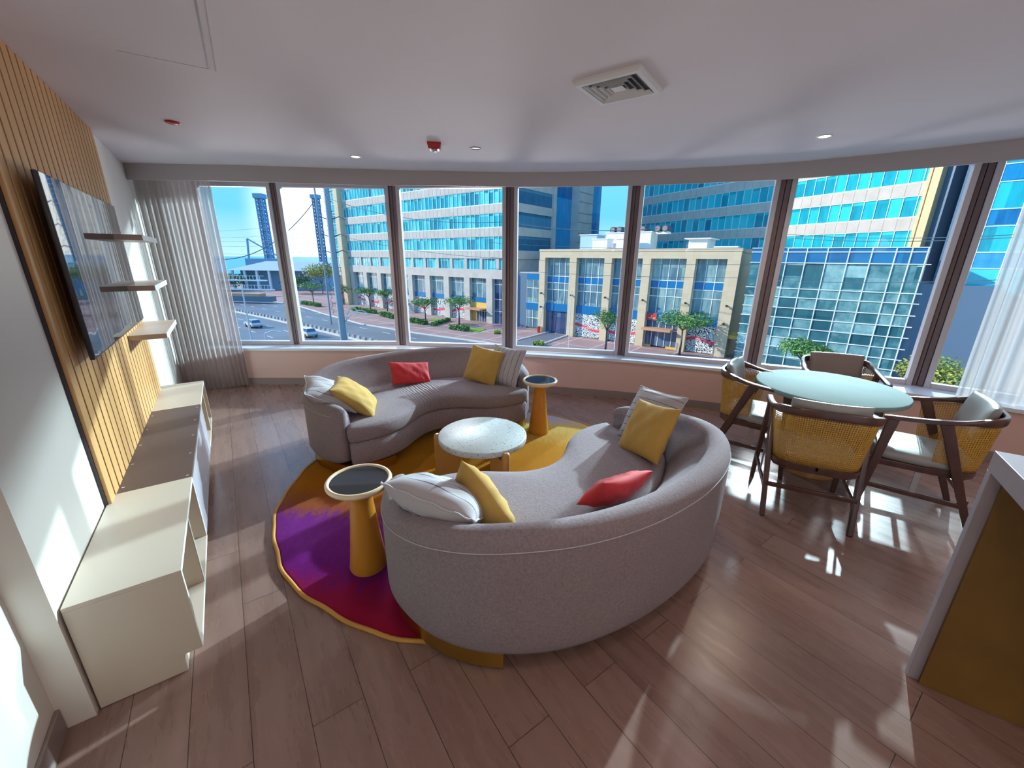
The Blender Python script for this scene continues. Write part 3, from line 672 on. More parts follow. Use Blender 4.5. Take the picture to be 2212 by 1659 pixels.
pillow('mustard_cushion', .185, .185, .070, M['yellow'], NEAR, (-.63, .47, .595), (.82, -.22, .50), (-.4, .1, .9), 'mustard cushion in front of the striped one at the right of the foreground sofa', G2, 8, seed=9)
pillow('striped_cushion', .195, .195, .070, M['stripe'], NEAR, (-.79, .37, .615), (.80, -.10, .52), (-.5, .1, .9), 'pinstriped cushion at the right end of the foreground sofa behind a mustard one', G1, 96, True, 10)

# ---- small tables
def side_table(x, y, z, label):
    o = tag(empty('pedestal_side_table', (x, y, z)), label, 'side table', 'small conical side tables')
    f = MB(); f.lathe([(.001, 0), (.096, 0), (.099, .012), (.094, .05), (.082, .16), (.070, .28), (.061, .38), (.058, .42), (.060, .445), (.075, .462), (.105, .480), (.138, .500)], 56); f.build('pedestal', M['ochre'], o, smooth=True, autos=50)
    f = MB(); f.lathe([(.137, .499), (.155, .510), (.164, .522), (.165, .533), (.160, .540), (.150, .541), (.144, .537), (.143, .530), (.138, .502)], 64, cap=False); f.build('tray_rim', M['cream'], o, smooth=True)
    f = MB(); f.lathe([(.001, .525), (.1435, .525), (.1435, .533), (.001, .533)], 64, cap=False); f.build('glass_top', M['darkglass'], o)
side_table(-.787, 1.825, RZ, 'small conical ochre side table left of the foreground sofa, on the purple of the rug')
side_table(.266, 3.64, RZ, 'small conical ochre side table by the right arm of the window sofa')
ct = tag(empty('round_coffee_table', (-.22, 2.787, RZ)), 'round coffee table with pale terrazzo top and chunky tan legs in mid rug', 'coffee table')
f = MB(); f.lathe([(.001, .318), (.322, .318), (.332, .324), (.335, .334), (.335, .352), (.332, .360), (.324, .3645), (.001, .3645)], 96, cap=False); f.build('table_top', M['terrazzo'], ct, smooth=True, autos=35)
f = MB(); f.lathe([(.001, .292), (.275, .292), (.278, .3175), (.001, .3175)], 64, cap=False); f.build('apron', M['tanwood'], ct, autos=40)
for a in (178, -58, 60):
    f = MB(); rad = Matrix.Rotation(R(a), 3, 'Z'); pl = []
    sec = [(.345+.03*math.cos(t_), .03*math.sin(t_)) for t_ in [R(-90+k*15) for k in range(13)]]
    L = []
    for z, s_ in ((0.0, .93), (.006, 1), (.318, 1), (.336, .93), (.347, .75), (.352, .45)):
        L.append([tuple(rad @ Vector((.345+(x-.345)*s_, y*s_, z))) for x, y in sec]+[tuple(rad @ Vector((.3395-(1-s_)*.0, y, z))) for y in (.03*s_, -.03*s_)])
    f.loops(L); pts = [tuple(rad @ Vector(p_)) for p_ in ((.17, -.03, 0), (.34, -.03, 0), (.34, .03, 0), (.17, .03, 0))]
    f.prism([(p_[0], p_[1]) for p_ in pts], 0, .2915); f.build('leg', M['tanwood'], ct, autos=40)

# ---- dining table and chairs
dt_ = tag(empty('round_dining_table', (2.475, 2.995, 0)), 'round white dining table with thick top on a tan pedestal by the windows', 'dining table')
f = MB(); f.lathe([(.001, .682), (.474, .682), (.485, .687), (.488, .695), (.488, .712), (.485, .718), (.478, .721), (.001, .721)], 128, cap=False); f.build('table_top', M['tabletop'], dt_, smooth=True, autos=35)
f = MB(); f.lathe([(.001, 0), (.205, 0), (.208, .012), (.200, .03), (.165, .14), (.125, .34), (.105, .52), (.115, .66), (.16, .6815)], 64); f.build('pedestal', M['tanwood'], dt_, smooth=True, autos=50)

def make_chair():
    o = empty('cane_armchair')
    hp = [(0, -.282, .765), (.12, -.280, .765), (.195, -.268, .763), (.245, -.228, .757), (.264, -.155, .743), (.270, -.03, .718), (.268, .12, .700), (.258, .265, .688)]
    rail = [Vector((-x, y, z)) for x, y, z in hp[::-1]]+[Vector(p_) for p_ in hp[1:]]
    rail = resample(cat_rom(rail, 6), 64)
    L = []; n = len(rail)
    for i, p_ in enumerate(rail):
        d = (rail[min(i+1, n-1)]-rail[max(i-1, 0)]).normalized(); s_ = Vector((d.y, -d.x, 0)).normalized(); u = Vector((0, 0, 1))
        b_ = max(0, min(1, (-.10-p_.y)/.12)); w = .042-.016*b_; h = .026+.026*b_
        if i in (0, n-1): w *= .75; h *= .75
        sec = [(-.5, -.32), (-.36, -.5), (.36, -.5), (.5, -.32), (.5, .32), (.36, .5), (-.36, .5), (-.5, .32)]
        L.append([tuple(p_+s_*a*w+u*c_*h) for a, c_ in sec])
    f = MB(); f.loops(L); f.build('arm_rail', M['walnut'], o, smooth=True, weld=True, autos=50)
    for s_ in (-1, 1):
        f = MB(); f.bar((s_*.262, .285, 0), (s_*.252, .215, .690), .030, .030, (0, 1, 0), .032, .058); f.build('leg', M['walnut'], o, bevel=.005)
        f = MB(); f.bar((s_*.238, -.285, 0), (s_*.266, -.015, .716), .030, .034, (0, 1, 0), .030, .062); f.build('leg', M['walnut'], o, bevel=.005)
        f = MB(); f.bar((s_*.265, .262, .20), (s_*.251, -.212, .185), .018, .030); f.build('stretcher', M['walnut'], o, bevel=.004)
        f = MB(); f.bx(s_*.255-.004, s_*.255+.004, .012, .042, .20, .352); f.build('tie_plate', M['steel'], o)
    f = MB(); f.bar((-.246, -.225, .215), (.246, -.225, .215), .018, .030); f.build('stretcher', M['walnut'], o, bevel=.004)
    sf = [(-.250, .245), (.250, .245), (.245, -.05), (.225, -.185), (.16, -.24), (-.16, -.24), (-.225, -.185), (-.245, -.05)]
    f = MB(); f.prism(sf, .350, .392); f.build('seat_frame', M['walnut'], o, bevel=.005)
    sr = resample(cat_rom([(-.235, .20), (-.20, .255), (0, .262), (.20, .255), (.245, .20), (.245, 0), (.225, -.17), (.14, -.232), (0, -.24), (-.14, -.232), (-.225, -.17), (-.245, 0), (-.235, .20)], 6), 73)[:-1]
    sr = [Vector((p_.x, p_.y)) for p_ in sr]
    LL = []
    for s_, z in ((.96, .393), (1.0, .402), (1.012, .418), (1.0, .436), (.95, .448), (.82, .456), (.6, .460), (.3, .462)): LL.append([(p_.x*s_, p_.y*s_, z) for p_ in sr])
    f = MB(); f.loops(LL); f.build('seat_cushion', M['leather'], o, smooth=True)
    # cane back: from the bottom rail up to the arm rail
    bot = [Vector(p_) for p_ in ((-.236, -.02, .40), (-.236, -.11, .40), (-.222, -.185, .40), (-.17, -.238, .40), (-.09, -.246, .40), (0, -.248, .40), (.09, -.246, .40), (.17, -.238, .40), (.222, -.185, .40), (.236, -.11, .40), (.236, -.02, .40))]
    bot = resample(cat_rom(bot, 6), 60)
    top = [p_-Vector((0, 0, .024)) for p_ in rail if p_.y < .0]; top = resample(top, 60)
    vs = []; uv = []; rows = 8; s_ = 0
    for k in range(60):
        if k: s_ += (top[k]-top[k-1]).length
        for r_ in range(rows+1):
            t_ = r_/rows; p_ = bot[k].lerp(top[k], t_); vs.append(p_); uv.append((s_, t_*.335))
    w = rows+1; me = bpy.data.meshes.new('cane_back'); fs = [(k*w+r_, (k+1)*w+r_, (k+1)*w+r_+1, k*w+r_+1) for k in range(59) for r_ in range(rows)]
    me.from_pydata([tuple(v_) for v_ in vs], [], fs); ul = me.uv_layers.new(name='UVMap')
    for lp in me.loops: ul.data[lp.index].uv = uv[lp.vertex_index]
    me.materials.append(M['cane']); me.polygons.foreach_set('use_smooth', [True]*len(me.polygons)); me.update()
    c_ = bpy.data.objects.new('cane_back', me); C.objects.link(c_); c_.parent = o
    sm = c_.modifiers.new('thickness', 'SOLIDIFY'); sm.thickness = .002
    f = MB(); f.loops([[tuple(p_+Vector((a*p_.x*4, a*(p_.y+.1)*4 if False else 0, c2))) for a, c2 in ((0, -.022), (.012, -.022), (.012, .006), (0, .006))] for p_ in bot]); f.build('back_rail', M['walnut'], o, weld=True)
    # leather pad on the inside of the back
    n_ = 20; f = MB(); g = lambda k: math.sin((k/n_-.5)*PI)
    for sd_ in (1, -1):
        vs = []
        for i in range(n_+1):
            for j in range(n_+1):
                u, v = g(i), g(j); t_ = .036*max(0, 1-abs(u)**6)**.5*max(0, 1-abs(v)**5)**.5
                x = .205*u; z = .118*v; y = sd_*t_+.035*(x/.205)**2-.05*(v+1)*.5
                vs.append((x, -.200+y, .715+z))
        w = n_+1; f.add(vs, [((i*w+j, i*w+j+1, (i+1)*w+j+1, (i+1)*w+j) if sd_ > 0 else (i*w+j, (i+1)*w+j, (i+1)*w+j+1, i*w+j+1)) for i in range(n_) for j in range(n_)])
    f.build('back_pad', M['leather'], o, smooth=True, weld=True)
    return o
ch0 = make_chair()
def put_chair(o, x, y, fx, fy, label):
    o.location = (x, y, 0); o.rotation_euler = (0, 0, math.atan2(-fx, fy)); tag(o, label, 'chair', 'cane-backed dining armchairs')
chairs = [((2.045, 2.485), (.44, .90), 'walnut armchair with woven cane back, its back to the viewer at the dining table'),
          ((2.80, 2.50), (-.82, .57), 'walnut cane-backed armchair right of the dining table, beside the white desk'),
          ((2.09, 3.20), (.76, -.65), 'walnut cane-backed armchair left of the dining table, beyond the foreground sofa'),
          ((2.93, 3.44), (-.40, -.92), 'walnut armchair on the window side of the dining table, only its pad showing above it')]
for i, (p_, f_, lb) in enumerate(chairs):
    o = ch0 if i == 0 else copy_tree(ch0)
    put_chair(o, p_[0], p_[1], f_[0], f_[1], lb)
    if i == 3:
        for c_ in kids(o):
            if c_.name.startswith('back_pad'): c_.data = c_.data.copy(); c_.data.materials[0] = M['leather_back']; c_['label'] = 'taupe leather back pad'

# ---- white desk with brown inner face at the right edge
dk = tag(empty('waterfall_desk', (1.681, 1.264, 0), R(-34.8)), 'tall white waterfall-edged counter with brown inner face at the right edge', 'counter')
f = MB(); f.bx(0, 2.2, -.62, 0, .955, 1.028); f.build('counter_top', M['deskwhite'], dk, bevel=.002)
f = MB(); f.bx(0, 2.2, -.034, 0, 0, .9545); f.build('white_end', M['deskwhite'], dk, bevel=.002)
f = MB(); f.bx(.034, 2.16, -.050, -.0345, 0.002, .9545); f.build('inner_panel', M['deskbrown'], dk)
f = MB(); f.bx(2.12, 2.16, -.60, -.0505, 0, .9545); f.build('leg_panel', M['deskwhite'], dk)

# ================================================================== OUTSIDE
GZ = -10.8
def pane_mat(name, dark, mid, light, pw, ph, rough=0.08, wob=0.5, spec=0.7, x0=0.0, z0=0.0):
    """coated glass whose tint differs from pane to pane"""
    m, nt, b, out = mat0(name); v = coords(nt); s1 = N(nt, 'ShaderNodeSeparateXYZ'); nt.links.new(v, s1.inputs[0])
    cb = N(nt, 'ShaderNodeCombineXYZ')
    nt.links.new(math_(nt, 'FLOOR', math_(nt, 'DIVIDE', math_(nt, 'ADD', s1.outputs[0], x0), pw)), cb.inputs[0]); nt.links.new(math_(nt, 'FLOOR', math_(nt, 'DIVIDE', math_(nt, 'ADD', s1.outputs[2], z0), ph)), cb.inputs[2])
    w = N(nt, 'ShaderNodeTexWhiteNoise', noise_dimensions='3D'); nt.links.new(cb.outputs[0], w.inputs['Vector'])
    ns = noise(nt, coords(nt, (1.6, 1.6, .35)), 1.3, 3, .6)
    t = math_(nt, 'ADD', math_(nt, 'MULTIPLY', w.outputs['Value'], 1-wob*.5), math_(nt, 'MULTIPLY_ADD', ns, wob*1.6, -wob*.55))
    nt.links.new(ramp(nt, t, [(0.0, dark), (0.45, mid), (1.0, light)]), b.inputs['Base Color'])
    b.inputs['Roughness'].default_value = rough; b.inputs['Specular IOR Level'].default_value = spec
    bump(nt, b, ns, 0.15, 0.05); return m
M['teal'] = pane_mat('tower_glass_turquoise', (.01, .13, .22), (.012, .40, .50), (.16, .72, .78), 1.17, 3.95)  # turquoise carries the reflected sky in its base colour
M['teal2'] = pane_mat('tower_glass_turquoise_wide', (.01, .17, .27), (.012, .42, .54), (.05, .60, .66), 1.45, 3.95, wob=.35)
M['bayglass'] = pane_mat('podium_glass', (.05, .11, .17), (.10, .20, .26), (.28, .42, .42), 1.4, 1.9, wob=.8)
M['shopglass'] = pane_mat('shop_glass', (.03, .05, .12), (.05, .09, .19), (.12, .2, .3), .9, 3, wob=.4)
M['blueband'] = pm('blue_spandrel', (.008, .15, .38), 0.25, var=.06)
M['blueglass'] = pane_mat('blue_curtain_glass', (.005, .10, .30), (.01, .22, .48), (.05, .36, .62), 2.6, 2.0, wob=.5)
M['atrium'] = pane_mat('atrium_glass', (.04, .14, .18), (.09, .25, .29), (.36, .60, .60), 1.9, 1.25, wob=.9)
M['atriumblue'] = pane_mat('atrium_blue_glass', (.004, .10, .26), (.005, .14, .34), (.01, .18, .40), 1.9, 3, wob=.2)
M['mull'] = pm('white_mullion', (.70, .74, .72), .4)
M['conc'] = pm('precast_concrete', (.50, .455, .42), .8, var=.10, vscale=.6, bscale=3, bstr=.1)
M['stone'] = None
m, nt, b, out = mat0('podium_stone'); v = coords(nt); 
br = N(nt, 'ShaderNodeTexBrick'); sw = N(nt, 'ShaderNodeMapping'); sw.inputs['Rotation'].default_value = (PI/2, 0, 0); nt.links.new(v, sw.inputs[0]); nt.links.new(sw.outputs[0], br.inputs['Vector'])
br.inputs['Scale'].default_value = 1; br.inputs['Brick Width'].default_value = .95; br.inputs['Row Height'].default_value = .62; br.inputs['Mortar Size'].default_value = .012; br.offset = 0
br.inputs['Color1'].default_value = (.64, .50, .32, 1); br.inputs['Color2'].default_value = (.54, .41, .25, 1); br.inputs['Mortar'].default_value = (.40, .33, .24, 1)
nt.links.new(mixc(nt, noise(nt, v, .8, 4), br.outputs[0], (.60, .49, .36)), b.inputs['Base Color']); b.inputs['Roughness'].default_value = .8; M['stone'] = m
M['panelseam'] = pm('panel_joint', (.30, .27, .26), .8)
M['asphalt'] = pm('asphalt', (.165, .175, .20), .55, var=.18, vscale=.12, bscale=4, bstr=.05)
m, nt, b, out = mat0('brick_paving'); v = coords(nt); f1 = noise(nt, v, .35, 3); f2 = noise(nt, v, 2.5, 3)
s1 = N(nt, 'ShaderNodeMapping'); s1.inputs['Rotation'].default_value = (0, 0, R(38)); nt.links.new(v, s1.inputs[0]); sx = N(nt, 'ShaderNodeSeparateXYZ'); nt.links.new(s1.outputs[0], sx.inputs[0])
band = math_(nt, 'MAXIMUM', math_(nt, 'LESS_THAN', math_(nt, 'PINGPONG', sx.outputs[0], 2.6), .14), math_(nt, 'LESS_THAN', math_(nt, 'PINGPONG', sx.outputs[1], 2.6), .14))
c = mixc(nt, f1, (.28, .13, .12), (.42, .25, .23)); c = mixc(nt, math_(nt, 'MULTIPLY', f2, .5), c, (.45, .34, .32)); c = mixc(nt, band, c, (.52, .42, .38))
nt.links.new(c, b.inputs['Base Color']); b.inputs['Roughness'].default_value = .85; M['paving'] = m
M['kerb'] = pm('kerb_concrete', (.60, .58, .55), .8)
M['kerb2'] = pm('barrier_concrete', (.36, .37, .40), .8)
M['grass'] = pm('lawn', (.17, .33, .035), .9, var=.25, vscale=1.5, bscale=30, bstr=.4)
M['leaf'] = pm('tree_leaf', (.10, .24, .05), .55, var=.55, vscale=1.6)
M['leafy'] = pm('yellowish_leaf', (.30, .34, .06), .5, var=.4, vscale=1.6)
M['leafd'] = pm('dark_leaf', (.05, .13, .045), .6, var=.5, vscale=1)
M['trunk'] = pm('bark', (.13, .10, .11), .9)
M['signred'] = pm('red_sign', (.66, .045, .03), .5)
M['ribbon'] = pm('red_ribbon', (.72, .06, .10), .6)
M['awning'] = pm('timber_canopy', (.55, .30, .17), .5)
M['mustard'] = pm('mustard_wall', (.70, .46, .10), .6)
M['lampw'] = pm('lamppost_white', (.62, .64, .66), .4)
M['pole'] = pm('galvanised_pole', (.27, .33, .39), .5, .2)
M['wire'] = pm('power_cable', (.05, .09, .13), .6)
M['haze'] = pm('distant_structure', (.22, .38, .55), .8)  # bluish distance haze put into the base colour
M['roofgrey'] = pm('grey_roof', (.42, .50, .56), .6)
M['palestone'] = pm('pale_yellow_stone', (.66, .52, .30), .7, var=.05)
M['shadeglass'] = pane_mat('shaded_side_glass', (.03, .11, .20), (.05, .18, .30), (.09, .27, .40), 1.3, 3.95)  # shade on the side face put into a darker glass colour
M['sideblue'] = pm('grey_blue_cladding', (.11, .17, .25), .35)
M['roofwhite'] = pm('white_rooftop_box', (.80, .82, .85), .5)
M['roofblue'] = pm('pale_blue_box', (.35, .52, .75), .5)  # pale blue casing of the left rooftop unit
M['sea'] = pm('sea_water', (.10, .40, .58), .35, var=.06, vscale=.02)
m, nt, b, out = mat0('mural'); v = coords(nt); nv = noise(nt, v, 1.0, 3, .6, 'Color')
ad = N(nt, 'ShaderNodeVectorMath'); ad.operation = 'MULTIPLY_ADD'; nt.links.new(nv, ad.inputs[0]); ad.inputs[1].default_value = (1.2, 1.2, 1.2); nt.links.new(v, ad.inputs[2])
nz = noise(nt, ad.outputs[0], 1.15, 2, .5)
nt.links.new(ramp(nt, math_(nt, 'PINGPONG', nz, .045), [(0.40, (.03, .04, .06)), (.52, (.80, .84, .84))], 'LINEAR'), b.inputs['Base Color'])
r_ = nt.nodes[-1]
b.inputs['Roughness'].default_value = .7; M['mural'] = m
for n_ in nt.nodes:
    if n_.bl_idname == 'ShaderNodeValToRGB': n_.color_ramp.elements[0].position = .018; n_.color_ramp.elements[1].position = .024

UX = Vector((.785, -.619, 0)); FA = math.atan2(-.619, .785)
def zz(w): return w-GZ
def text(name, body, parent, loc, size, mat, rot=(PI/2, 0, 0), align='CENTER', ext=.01):
    cu = bpy.data.curves.new(name, 'FONT'); cu.body = body; cu.size = size; cu.align_x = align; cu.extrude = ext
    o = bpy.data.objects.new(name, cu); C.objects.link(o); o.parent = parent; o.location = loc; o.rotation_euler = rot; cu.materials.append(mat)
    bpy.context.view_layer.update(); me = bpy.data.meshes.new_from_object(o.evaluated_get(bpy.context.evaluated_depsgraph_get()))
    o2 = bpy.data.objects.new(name, me); C.objects.link(o2); o2.parent = parent; o2.location = loc; o2.rotation_euler = rot; bpy.data.objects.remove(o); o2.name = name; return o2
def bay_window(parent, x0, x1, z0, z1, y, nx, rows, gm, mm=None, name='window'):
    """one glazed opening: pane with its white grid as a sub-part"""
    f = MB(); f.bx(x0, x1, y, y+.06, z0, z1); w = f.build(name, gm, parent)
    f = MB(); t = .045
    for k in range(nx+1):
        xx = x0+(x1-x0)*k/nx; f.bx(max(x0, xx-t), min(x1, xx+t), y-.06, y, z0, z1)
    for r_ in rows: f.bx(x0, x1, y-.065, y, r_-t, r_+t)
    f.build('mullions', mm or M['mull'], w); return w
def mural(parent, x0, x1, z0, z1, y, k, txt=None):
    f = MB(); f.bx(x0, x1, y, y+.05, z0, z1); w = f.build('mural', M['mural'], parent)
    f = MB(); n = 14; L = []; hgt = .42
    for i in range(n+1):
        u = i/n; zc = z0+(z1-z0)*(.42+.10*math.sin(k*1.7+u*3.3)); x = x0+(x1-x0)*u
        L.append([(x, y-.035, zc-hgt/2), (x, y-.005, zc-hgt/2), (x, y-.005, zc+hgt/2), (x, y-.035, zc+hgt/2)])
    f.loops(L); f.build('red_ribbon', M['ribbon'], w)
    if txt: text('ribbon_lettering', txt, w, ((x0+x1)/2, y-.04, z0+(z1-z0)*(.42+.10*math.sin(k*1.7+1.65))-.12), .34, M['roofwhite'])

# ---- office tower with ribbon windows (left and middle windows)
T = tag(empty('office_tower', (-44.1, 110.4, GZ), FA), 'long concrete office tower with turquoise ribbon windows across the road', 'building')
f = MB(); H1 = zz(56)
f.bx(-6.0, 56.3, 1.4, 30, 0, H1)
f.bx(-5.6, -3.4, .02, 1.4, zz(-2.1), H1)
floors = [2.98+3.95*k for k in range(0, 14)]
zprev = zz(1.51)
for fl in floors: f.bx(1.1, 56.3, 0, 1.4, zprev, zz(fl)); zprev = zz(fl+2.5)
f.bx(1.1, 56.3, 0, 1.4, zz(-2.165), zz(-.48)); f.bx(-6.0, 1.1, .2, 1.4, 0, zz(-2.0)); f.bx(-6, 1.1, .1, 1.4, zz(-2.0), zz(-1.1))
for k in range(-1, 9):                     # pillars of the ground storeys
    x = 2.9+6.02*k
    f.bx(x-1.55 if k > -1 else -3.2, x, 0, 1.4, 0, zz(-2.165)); 
for k in range(0, 13): f.bx(2.2+4.15*k, 2.9+4.15*k, .05, 1.4, zz(-.48), zz(1.51))
f.build('wall', M['conc'], T)
f = MB()
for k in range(0, 47):
    x = 1.3+1.17*k
    z_ = zz(1.51)
    for fl in floors[:6]: f.bx(x-.02, x+.02, -.012, 0, z_+.05, zz(fl)-.05); z_ = zz(fl+2.5)
f.build('panel_joints', M['panelseam'], T)
for i, fl in enumerate(floors):
    f = MB(); f.bx(1.1, 56.25, .16, .5, zz(fl), zz(fl+2.5)); w = f.build('ribbon_window', M['teal'], T)
    f = MB()
    for k in range(0, 48): f.bx(1.1+1.17*k, 1.18+1.17*k, .05, .16, zz(fl), zz(fl+2.5))
    f.bx(1.1, 56.3, .02, .16, zz(fl), zz(fl)+.13); f.bx(1.1, 56.3, .05, .16, zz(fl+2.5)-.08, zz(fl+2.5)); f.build('mullions', M['mull'], w)
bay_window(T, 1.1, 56.2, zz(-.48), zz(1.51), .3, 60, [], M['teal'], name='ribbon_window')
f = MB(); f.bx(-5.6, -.9, -.02, .3, zz(-1.1), H1); w = f.build('corner_glazing', M['teal'], T)
f = MB()
for k in range(6): f.bx(-5.6+.9*k, -5.53+.9*k, -.1, -.02, zz(-1.1), H1)
for k in range(24): f.bx(-5.6, -.9, -.11, -.02, zz(-1.1+1.35*k+ (.6 if k % 2 else 0)), zz(-1.1+1.35*k+(.6 if k % 2 else 0))+.1)
f.build('mullions', M['mull'], w)
f = MB(); f.bx(-.9, 1.1, -1.2, 1.0, 0, H1); f.build('corner_pier', M['stone'], T, bevel=.25, seg=3)
f = MB(); f.bx(-4.6, -2.4, .12, .25, 0, zz(-3.2)); f.build('tall_doorway', M['trunk'], T)
for k in range(0, 9):
    x0, x1 = 2.9+6.02*(k-1)+.001, 2.9+6.02*k-1.551
    if k == 0: x0 = 1.2; x1 = 1.3
    if k == 0: continue
    y = .75
    bay_window(T, x0, x1, zz(-5.9), zz(-2.17), y, 3, [zz(-3.2)], M['bayglass'])
    f = MB(); f.bx(x0, x1, y-.12, y+.1, zz(-6.85), zz(-5.9)); f.build('blue_spandrel', M['blueband'], T)
    if k < 8: mural(T, x0, x1, .15, zz(-6.85), y, k)
    else:
        bay_window(T, x0+1.2, x1-.4, 0, 2.6, y, 4, [2.2], M['shopglass'], name='entrance_doors')
        f = MB(); f.bx(x0, x1, y-.05, y+.12, 2.6, zz(-6.85)); f.bx(x0, x0+1.2, y-.05, y+.12, 0, 2.6); f.bx(x1-.4, x1, y-.05, y+.12, 0, 2.6); f.build('mustard_panel', M['mustard'], T)
        f = MB(); f.bx(x0-.2, x1-.6, -1.3, y-.05, 2.55, 2.85); f.build('entrance_canopy', M['awning'], T)
x0 = 2.9+6.02*8; bay_window(T, x0, 55.2, 0, zz(-2.17), .75, 3, [zz(-3.2), zz(-6), zz(-8.3)], M['shopglass'])
f = MB(); f.bx(55.2, 56.3, 0, 1.4, 0, zz(-2.165)); f.build('end_pier', M['conc'], T)
# the side that turns away to the right
f = MB(); z_ = 0
for fl in [-1.0]+floors: f.bx(56.3, 56.6, 0, 12.2, z_, zz(fl)); z_ = zz(fl+2.5)
f.bx(56.3, 56.9, 11.6, 12.6, 0, H1); f.bx(56.3, 58.2, 19.0, 25.0, 0, H1); f.build('side_wall', M['conc'], T)
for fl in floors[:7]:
    f = MB(); f.bx(56.3, 56.42, 0, 11.6, zz(fl), zz(fl+2.5)); f.build('side_ribbon_window', M['shadeglass'], T)
f = MB(); f.bx(56.3, 56.45, 12.6, 19.0, 0, H1); f.bx(56.3, 58.3, 25.0, 28.4, 0, H1); f.build('side_curtain_wall', M['blueglass'], T)
f = MB()
for k in range(12):
    f.bx(58.2, 58.25, 19.0, 25.0, zz(-3+3.95*k), zz(-2.85+3.95*k)); f.bx(58.2, 58.25, 19.0, 25.0, zz(-1.2+3.95*k), zz(-1.05+3.95*k))
f.build('side_grooves', M['panelseam'], T)

# ---- stone podium building with five tall bays
PU = R(-37.39); PO = (4.7, 69.65)
B = tag(empty('stone_podium_building', (PO[0], PO[1], GZ), PU), 'three-storey beige stone building with tall glazed bays and plant on its roof', 'building')
edges = [(-.36, .74), (5.35, 6.59), (11.28, 12.46), (17.12, 18.30), (23.05, 24.20), (27.95, 29.42)]
ztop, zlin = zz(3.1), zz(1.78)
f = MB(); f.bx(-.36, 29.42, 1.6, 26, 0, ztop-.5); f.bx(-.36, 29.42, 0, 1.6, zlin, ztop-.35); f.bx(-.42, 29.5, -.08, 1.2, ztop-.35, ztop)
f.bx(-.42, .1, 1.2, 26, ztop-.5, ztop); f.bx(28.9, 29.5, 1.2, 26, ztop-.5, ztop)
for a, b_ in edges: f.bx(a, b_, 0, 1.6, 0, zlin)
f.build('wall', M['stone'], B)
for i in range(5):
    x0, x1 = edges[i][1], edges[i+1][0]; y = .85; zb = zz(-5.6)
    bay_window(B, x0, x1, zb, zlin, y, 4 if i < 4 else 3, [zz(-1.13), zz(-2.2), zz(-3.32)], M['bayglass'])
    f = MB(); f.bx(x0, x1, y-.03, y+.04, zz(-2.15), zz(-1.18)); f.build('blue_spandrel', M['blueband'], B)
    if i in (1, 2, 4):
        f = MB(); f.bx(x0, x1, y-.2, y+.1, zz(-6.85), zb); f.build('blue_spandrel', M['blueband'], B)
        mural(B, x0, x1, .2, zz(-6.85), y-.1, i, {1: 'CONSTRUCTION IS PLAZA', 4: '1962-2012'}.get(i))
    elif i == 0:
        f = MB(); f.bx(x0, x1, y-.2, y+.1, zz(-6.85), zb); f.build('blue_spandrel', M['blueband'], B)
        f = MB(); f.bx(x0, x0+1.2, y, y+.2, 0, zz(-6.85)); f.bx(x0+1.2, x1, y+.1, y+.2, 0, zz(-6.85)); f.build('garage_door', M['shopglass'], B)
    else:
        f = MB(); f.bx(x0, x1, y-.2, y+.1, zz(-6.3)-.55, zb); s_ = f.build('shop_fascia', M['blueband'], B)
        f = MB(); f.bx(x0+.1, x0+1.5, y-.28, y-.2, zz(-6.75), zz(-5.75)); q = f.build('red_sign', M['signred'], s_)
        text('sign_lettering', 'THE BUILD', s_, (x0+2.2, y-.22, zz(-6.1)), .34, M['roofwhite'], align='LEFT'); text('sign_lettering', 'PLAZA', s_, (x0+2.2, y-.22, zz(-6.55)), .34, M['roofwhite'], align='LEFT')
        f = MB(); f.bx(x0+.35, x0+1.25, y-.29, y-.28, zz(-6.5), zz(-6.42)); f.bx(x0+.72, x0+.86, y-.29, y-.28, zz(-6.3), zz(-6.0)); f.build('sign_emblem', M['roofwhite'], s_)
        bay_window(B, x0, x1, .3, zz(-6.85), y, 5, [2.75], M['shopglass'], name='entrance_doors')
        f = MB(); f.bx(x0, x0+1, y-.2, y, 0, .42); f.bx(x0+3.2, x1, y-.2, y, 0, .42); f.build('planter', M['mustard'], B)
        f = MB(); f.bx(x0-.1, x0+4.0, -.8, y-.03, 2.7, 3.05); f.build('entrance_canopy', M['awning'], B)
for i, (a, b_) in enumerate(edges[:6]):
    for zc in (-3.9, -6.2):
        if i == 5 or zc == -3.9 or i in (0, 2):
            f = MB(); f.box(((a+b_)/2, -.18, zz(zc)), (.12, .3, .16)); f.box(((a+b_)/2+.1, -.34, zz(zc)-.08), (.26, .18, .18)); f.build('wall_floodlight', M['gasket'], B)
f = MB(); f.bx(29.42, 31.2, .6, 3.4, 2.6, 3.05); f.build('side_canopy', M['mustard'], B)
# plant on the roof: things of their own
def pod(x, y, z=0.0):
    c, s = math.cos(PU), math.sin(PU); return (PO[0]+x*c-y*s, PO[1]+x*s+y*c, GZ+z)
def roofbox(x, y, w, d, h, mat, lb, name='rooftop_unit', lid=False):
    o = tag(empty(name, pod(x, y, ztop-.5), PU), lb, 'rooftop unit', 'plant on the podium roof')
    f = MB(); f.bx(0, w, 0, d, 0, h); f.build('casing', mat, o)
    f = MB(); f.bx(-.12 if not lid else -.5, w+.12 if not lid else w+.5, -.12 if not lid else -.5, d+.12, h, h+.14); f.build('lid', M['roofwhite'], o); return o
roofbox(4.3, 5, 3.0, 3.0, 2.75, M['roofblue'], 'pale blue rooftop unit at the left of the podium roof')
roofbox(7.6, 3.0, 2.5, 2.2, 1.95, M['roofwhite'], 'white rooftop unit, first of the two boxes right of the blue one')
roofbox(8.5, 6.0, 3.0, 3, 3.0, M['roofwhite'], 'tall white rooftop unit behind the first white box')
roofbox(11.6, 3.0, 2.6, 2.2, 1.95, M['roofwhite'], 'white rooftop unit beside the fan stacks, second white box')
